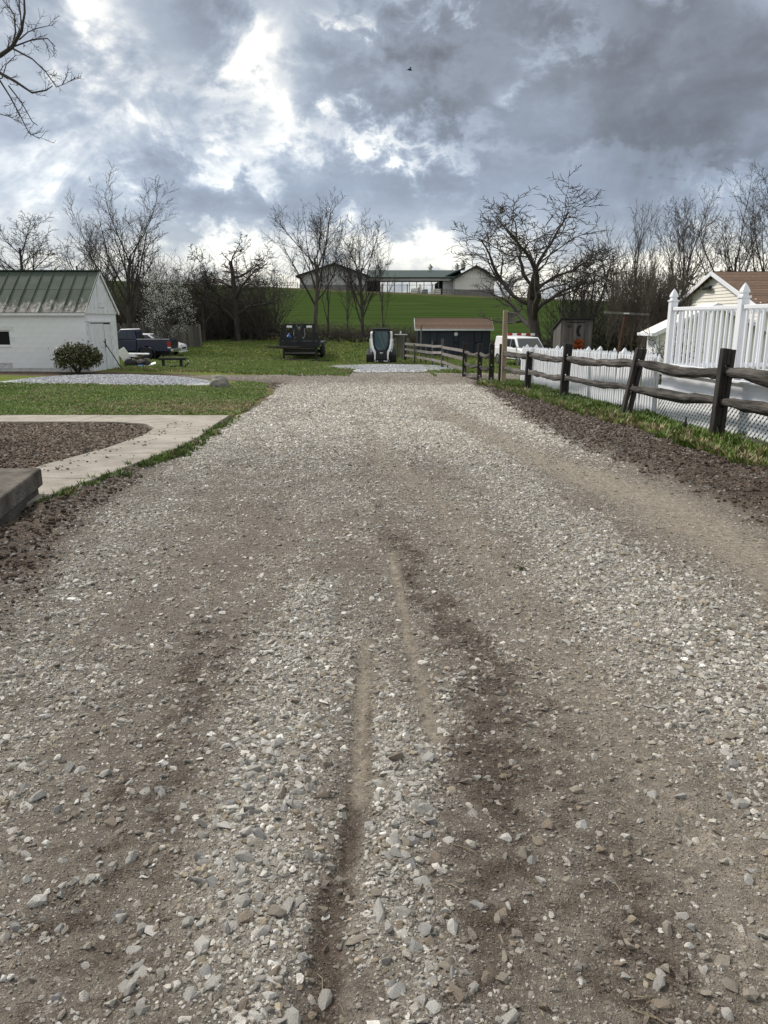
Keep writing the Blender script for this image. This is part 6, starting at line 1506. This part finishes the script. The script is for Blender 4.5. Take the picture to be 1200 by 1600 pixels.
    ca = MB().prism([(-.30, .24), (.30, .24), (.34, .70), (.16, .78), (-.16, .78), (-.34, .70)], 'y', -1.12, -1.04).build('coupler', 'black_metal', t, bevel=.015)
    # white maker's mark on the coupler
    em = MB()
    for pl in ([(-.09, .60), (-.02, .60), (.0, .63), (-.02, .66), (-.09, .66)], [(.01, .605), (.03, .605), (.06, .64), (.09, .605), (.11, .605), (.08, .66), (.03, .66)]): em.prism(pl, 'y', -1.127, -1.122)
    em.prism([(-.02, .56), (.02, .56), (.03, .59), (-.03, .59)], 'y', -1.127, -1.122); em.build('emblem', 'white_coat', ca)
    MB().bb(-.46, .46, -1.16, -1.06, .08, .22).build('coupler_bar', 'black_metal', t, bevel=.01)
    for xx, ww in ((-.36, .05), (.36, .05), (.22, .09), (-.24, .03)): MB().bb(xx-ww, xx+ww, -1.19, -1.165, .12, .17).build('pin', 'chrome', t)
skid_steer()
def trailer():
    x, y = at(469, 560, 49.5).x, 49.5; z = G(x, y); t = thing('gooseneck_trailer', 'black flatbed trailer with headboard parked on the lawn', 'trailer', (x, y, z))
    MB().bb(-1.3, 1.3, 0, 6.0, .92, 1.06).build('deck', 'black_metal', t); MB().bb(-1.26, 1.26, -.10, -.01, .78, 1.18).build('front_beam', 'black_metal', t, bevel=.02); MB().bb(-1.1, 1.1, .10, .16, .34, .90).build('dark_fill_panel', 'black_metal', t)  # black panel added behind the legs to darken the open space under the deck
    for s in (-1, 1):
        MB().bar((s*.90, .02, 1.06), (s*.92, .02, 2.22), .20, .14).build('headboard_post', 'black_metal', t); MB().bar((s*1.24, .05, 1.08), (s*.98, .04, 1.75), .20, .10, up=(0, 1, 0)).build('brace', 'black_metal', t)
        MB().bar((s*.24, -.05, 2.2), (s*.05, -.10, 1.2), .20, .1, up=(0, 1, 0)).build('neck_arm', 'chrome' if False else 'black_metal', t)
        MB().bar((s*.16, -.13, 2.18), (s*.02, -.16, 1.85), .09, .05, up=(0, 1, 0)).build('neck_plate', 'weathered', t)
        MB().bb(s*.62-.17, s*.62+.17, -.075, -.045, 2.0, 2.13).build('lamp_panel', 'white_paint', t)
        MB().tube([(s*.30, -.05, 1.95), (s*.36, -.12, 1.6), (s*.26, -.12, 1.32), (s*.12, -.1, 1.5)], .016, 5).build('hose', 'chrome', t)
        MB().bb(s*1.02-.06, s*1.02+.06, -.05, .07, .0, .92).build('landing_leg', 'black_metal', t); MB().bb(s*1.02-.13, s*1.02+.13, -.12, .14, .0, .03).build('foot_plate', 'black_metal', t)
        for yy in (3.6, 4.5): wheel(t, 0, 0, .38, .22, 1, 6) if False else MB().lathe([(.2, -.12), (.36, -.12), (.38, -.09), (.38, .09), (.36, .12), (.2, .12)], (s*1.12, yy, .38), 'x', 20).build('wheel', 'black_rubber', t)
        MB().bb(s*1.12-.16, s*1.12+.16, 3.1, 5.0, .82, .87).build('fender', 'black_metal', t)
        MB().tube([(s*1.33, -.06, 1.12), (s*1.45, -.08, .95), (s*1.42, -.08, .72)], .03, 6).build('hook', 'black_metal', t)
    MB().bar((-1.0, .02, 2.10), (1.0, .02, 2.10), .12, .26).build('headboard_rail', 'black_metal', t); MB().bar((-.9, .03, 1.68), (.9, .03, 1.68), .05, .05).build('headboard_rail', 'black_metal', t)
    MB().bb(-.10, .10, -.16, .0, 1.06, 1.5).build('coupler', 'black_metal', t, bevel=.02); MB().bb(-.80, .80, -.02, .02, 1.19, 1.42).build('headboard_plate', 'black_metal', t)
    MB().bar((-1.05, 0, .44), (1.05, 0, .44), .06, .07).build('cross_bar', 'weathered_h', t)
    for a, b in ((-1, -.4), (-.4, .2), (.2, .9)): MB().tube([(a, -.02, .80), ((a+b)/2, -.03, .62), (b, -.02, .80)], .022, 5).build('chain', 'rust', t)
    MB().tube([(0, -.05, 2.05), (0, -.05, 1.9)], .04, 8).build('hitch_ball', 'white_coat', t)
    for i, (dx, dz, ln) in enumerate(((-.55, .74, 3.0), (-.7, .84, 2.2))):
        p = thing('timber', ('longer rough timber slung under the trailer front and poking out left', 'shorter rough timber poking out left of the trailer front')[i], 'timber', (x+dx-.4*i, y-.28-.14*i, z+dz)); MB().tube([(-ln/2, 0, .05), (0, 0, .0), (ln/2, .02, -.02)], [.035, .045, .04], 7).build('log', 'bark', p)
    for i, (dx, dy, ln, rz) in enumerate(((-1.2, -1.0, 2.6, .05), (.35, -1.2, 3.2, -.03))):
        q = Vector((x+dx, y+dy, G(x+dx, y+dy)+.05)); p = thing('ground_pole', ('dark pole lying on the grass left of the trailer', 'dark pole lying on the grass in front of the trailer')[i], 'pole', q, rz); MB().tube([(-ln/2, 0, 0), (0, .03, .01), (ln/2, 0, 0)], [.045, .05, .04], 6).build('log', 'post_wood', p)
    MB().bb(-1.0, 1.0, .5, 1.2, .28, .91).build('dark_fill_box', 'black_metal', t, bevel=.02); MB().bb(-1.0, 1.0, 3.7, 4.4, .3, .5).build('axle', 'black_metal', t)  # black box added as dark mass in the see-through space below the deck
    b = thing('blue_jug', 'blue plastic jug standing behind the trailer headboard', 'jug', (x-.72, y+.45, z+1.06)); MB().lathe([(.17, 0), (.18, .04), (.18, .34), (.10, .46), (.05, .50), (.05, .56)], (0, 0, 0), 'z', 16).build('body', 'blue_plastic', b, smooth=True); MB().lathe([(.06, .56), (.06, .61)], (0, 0, 0), 'z', 12).build('cap', 'white_coat', b)
trailer()

# ------------------------------------------------------------------ small things by the shed and on the lawn
def bench_frame():
    x, y = at(270, 575, 36).x, 36.0; t = thing('steel_stand', 'low black steel stand on the lawn right of the rubbish pile', 'stand', (x, y, G(x, y)))
    MB().bb(-.60, .62, -.12, .12, .34, .44).build('top_beam', 'black_metal', t, bevel=.01); MB().bb(-.68, .62, -.06, .06, .02, .09).build('bottom_beam', 'black_metal', t, bevel=.01)
    for s in (-.42, .40): MB().bb(s-.055, s+.055, -.06, .06, .09, .34).build('leg', 'black_metal', t)
    MB().tube([(.58, 0, .1), (.70, 0, .14), (.74, 0, .26)], .035, 7).build('hook', 'black_metal', t); MB().lathe([(.0, 0), (.045, .02), (.05, .05), (.03, .09), (.0, .1)], (.72, 0, .22), 'z', 10).build('ball', 'chrome', t)
bench_frame()
def rubbish():
    def th(name, label, cat, px, py, Y): 
        p = at(px, py, Y); return thing(name, label, cat, (p.x, Y, G(p.x, Y)))
    t = th('white_board', 'white board leaning on the rubbish beside the shed corner', 'board', 199, 572, 36.2); MB().box((0, 0, .40), (.42, .03, .95), (.25, -.55, .1)).build('panel', 'white_coat', t, bevel=.006)
    MB().box((.02, -.03, .42), (.34, .012, .05), (.25, -.55, .1)).build('batten', 'white_paint', t)
    t = th('white_plank', 'long white plank lying across the top of the rubbish pile', 'plank', 214, 570, 36.6); MB().box((.05, 0, .58), (1.1, .22, .05), (.1, .02, .08)).build('panel', 'white_coat', t, bevel=.006); MB().box((-.2, .02, .50), (.5, .2, .06), (.1, .1, -.2)).build('offcut', 'white_paint', t)
    t = th('lumber_heap', 'heap of brown lumber offcuts under the white plank', 'lumber', 214, 572, 36.7)
    for k in range(9): MB().box((rnd.uniform(-.35, .35), rnd.uniform(-.15, .15), .08+.045*k), (rnd.uniform(.5, .95), .12, .05), (rnd.uniform(-.2, .2), rnd.uniform(-.35, .35), rnd.uniform(-.5, .5))).build('plank', ('rust', 'new_post', 'weathered_h')[k % 3], t)
    for i, (px, sx, lab) in enumerate(((206, .34, 'black rubbish bag below the leaning white board'), (224, .36, 'black rubbish bag at the right end of the lumber heap'))):
        t = th('rubbish_bag', lab, 'bag', px, 574, 36.1); bm = bmesh.new(); bmesh.ops.create_icosphere(bm, subdivisions=3, radius=1)
        for v in bm.verts:
            n = float(fbm(v.co.x*2+i*7, v.co.y*2+v.co.z*3, 3)); v.co = Vector((v.co.x*sx, v.co.y*.26, max(-.02, v.co.z*.2+.15)))*(1+.22*n)
        me = bpy.data.meshes.new('sack'); bm.to_mesh(me); bm.free(); me.materials.append(MATS['black_rubber']); link_mesh('sack', me, t); MB().tube([(0, 0, .3), (.03, 0, .38), (.0, .02, .44)], [.05, .025, .06], 7).build('knot', 'black_rubber', t)
    t = th('white_offcut', 'small white offcut at the right foot of the rubbish pile', 'board', 235, 571, 36.0); MB().add([(-.25, -.1, .02), (.3, -.12, .18), (.2, .1, .24), (-.2, .1, .10), (-.25, -.1, .0), (.3, -.12, .15), (.2, .1, .21), (-.2, .1, .07)], [(0, 1, 2, 3), (7, 6, 5, 4), (0, 4, 5, 1), (1, 5, 6, 2), (2, 6, 7, 3), (3, 7, 4, 0)]).build('panel', 'white_paint', t)
    t = th('blue_bottle', 'small blue plastic bottle lying before the rubbish pile', 'bottle', 221, 576, 35.6); MB().lathe([(.05, -.12), (.055, -.1), (.055, .08), (.02, .12), (.02, .15)], (0, 0, .055), 'x', 12).build('body', 'blue_plastic', t, smooth=True); MB().lathe([(.024, .15), (.024, .18)], (0, 0, .055), 'x', 10).build('cap', 'white_coat', t)
rubbish()
def boulder():
    x, y = at(341, 604, 23.6).x, 23.8; t = thing('boulder', 'rounded grey boulder at the corner of the lawn by the drive', 'boulder', (x, y, G(x, y))); bm = bmesh.new(); bmesh.ops.create_icosphere(bm, subdivisions=4, radius=1)
    for v in bm.verts:
        n = float(fbm(v.co.x*1.3+3, v.co.y*1.3+v.co.z*1.7, 4)); v.co = Vector((v.co.x*.29, v.co.y*.24, v.co.z*.26+.12))*(1+.20*n)
    me = bpy.data.meshes.new('stone'); bm.to_mesh(me); bm.free(); me.materials.append(MATS['stone_grey']); me.polygons.foreach_set('use_smooth', [True]*len(me.polygons)); link_mesh('rock', me, t)
boulder()
m_ = thing('marker_post', 'small white marker post in the grass behind the skid steer', 'post', (at(626, 516, 60).x, 60, G(1.3, 60))); MB().bb(-.04, .04, -.03, .03, -.1, 1.15).build('shaft', 'weathered', m_); MB().bb(-.06, .06, -.04, .04, 1.15, 1.42).build('head', 'white_paint', m_)
def weed():
    x, y = .933, 5.0; z = float(drive_height(np.array([x]), np.array([y]))[0][0]); t = thing('weed_clump', 'small dark green weed clump alone on the right of the drive', 'weed', (x, y, z)); rs = np.random.RandomState(2)
    c = rs.normal(0, 1, (70, 3))*np.array((.018, .018, .008))+np.array((0, 0, .012)); v, f = leaves(rs, c, .022, .3, .5); np_mesh('leaves', v, f, 'leaf_dark', t); MB().tube([(0, 0, -.02), (0, 0, .02)], .006, 5).build('stem', 'bark', t)
weed()
def bird():
    p = at(640, 109, 60); t = thing('bird', 'tiny dark bird flying against the clouds', 'bird', p, R(25)); MB().lathe([(.01, -.16), (.05, -.08), (.06, .02), (.045, .12), (.012, .2)], (0, 0, 0), 'x', 8).build('body', 'dark', t, smooth=True)
    for s in (-1, 1): MB().add([(.06, s*.03, .02), (.02, s*.25, .10), (-.08, s*.48, .06), (-.10, s*.25, .07), (-.06, s*.03, .01), (-.02, s*.2, .06)], [(0, 1, 5), (1, 2, 5), (2, 3, 5), (3, 4, 5), (4, 0, 5)]).build('wing', 'dark', t)
bird()

# ------------------------------------------------------------------ shared group phrases for things that repeat
GROUPS = {'bare_tree': 'bare trees around the yard', 'tangled_tree': 'tangled dark trees in the hedgerow', 'bare_clump': 'clumps of thin bare stems', 'twig_thicket': 'brown twig thickets',
          'picket_fence': 'white picket fences', 'feed_bin': 'bins in the hilltop stable', 'hill_fence': 'fences on the hilltop', 'rubbish_bag': 'black bags in the rubbish pile', 'timber': 'timbers on the trailer', 'ground_pole': 'poles lying on the grass'}
for o in SC.objects:
    if o.parent is None and 'category' in o and o.name.split('.')[0] in GROUPS: o['group'] = GROUPS[o.name.split('.')[0]]
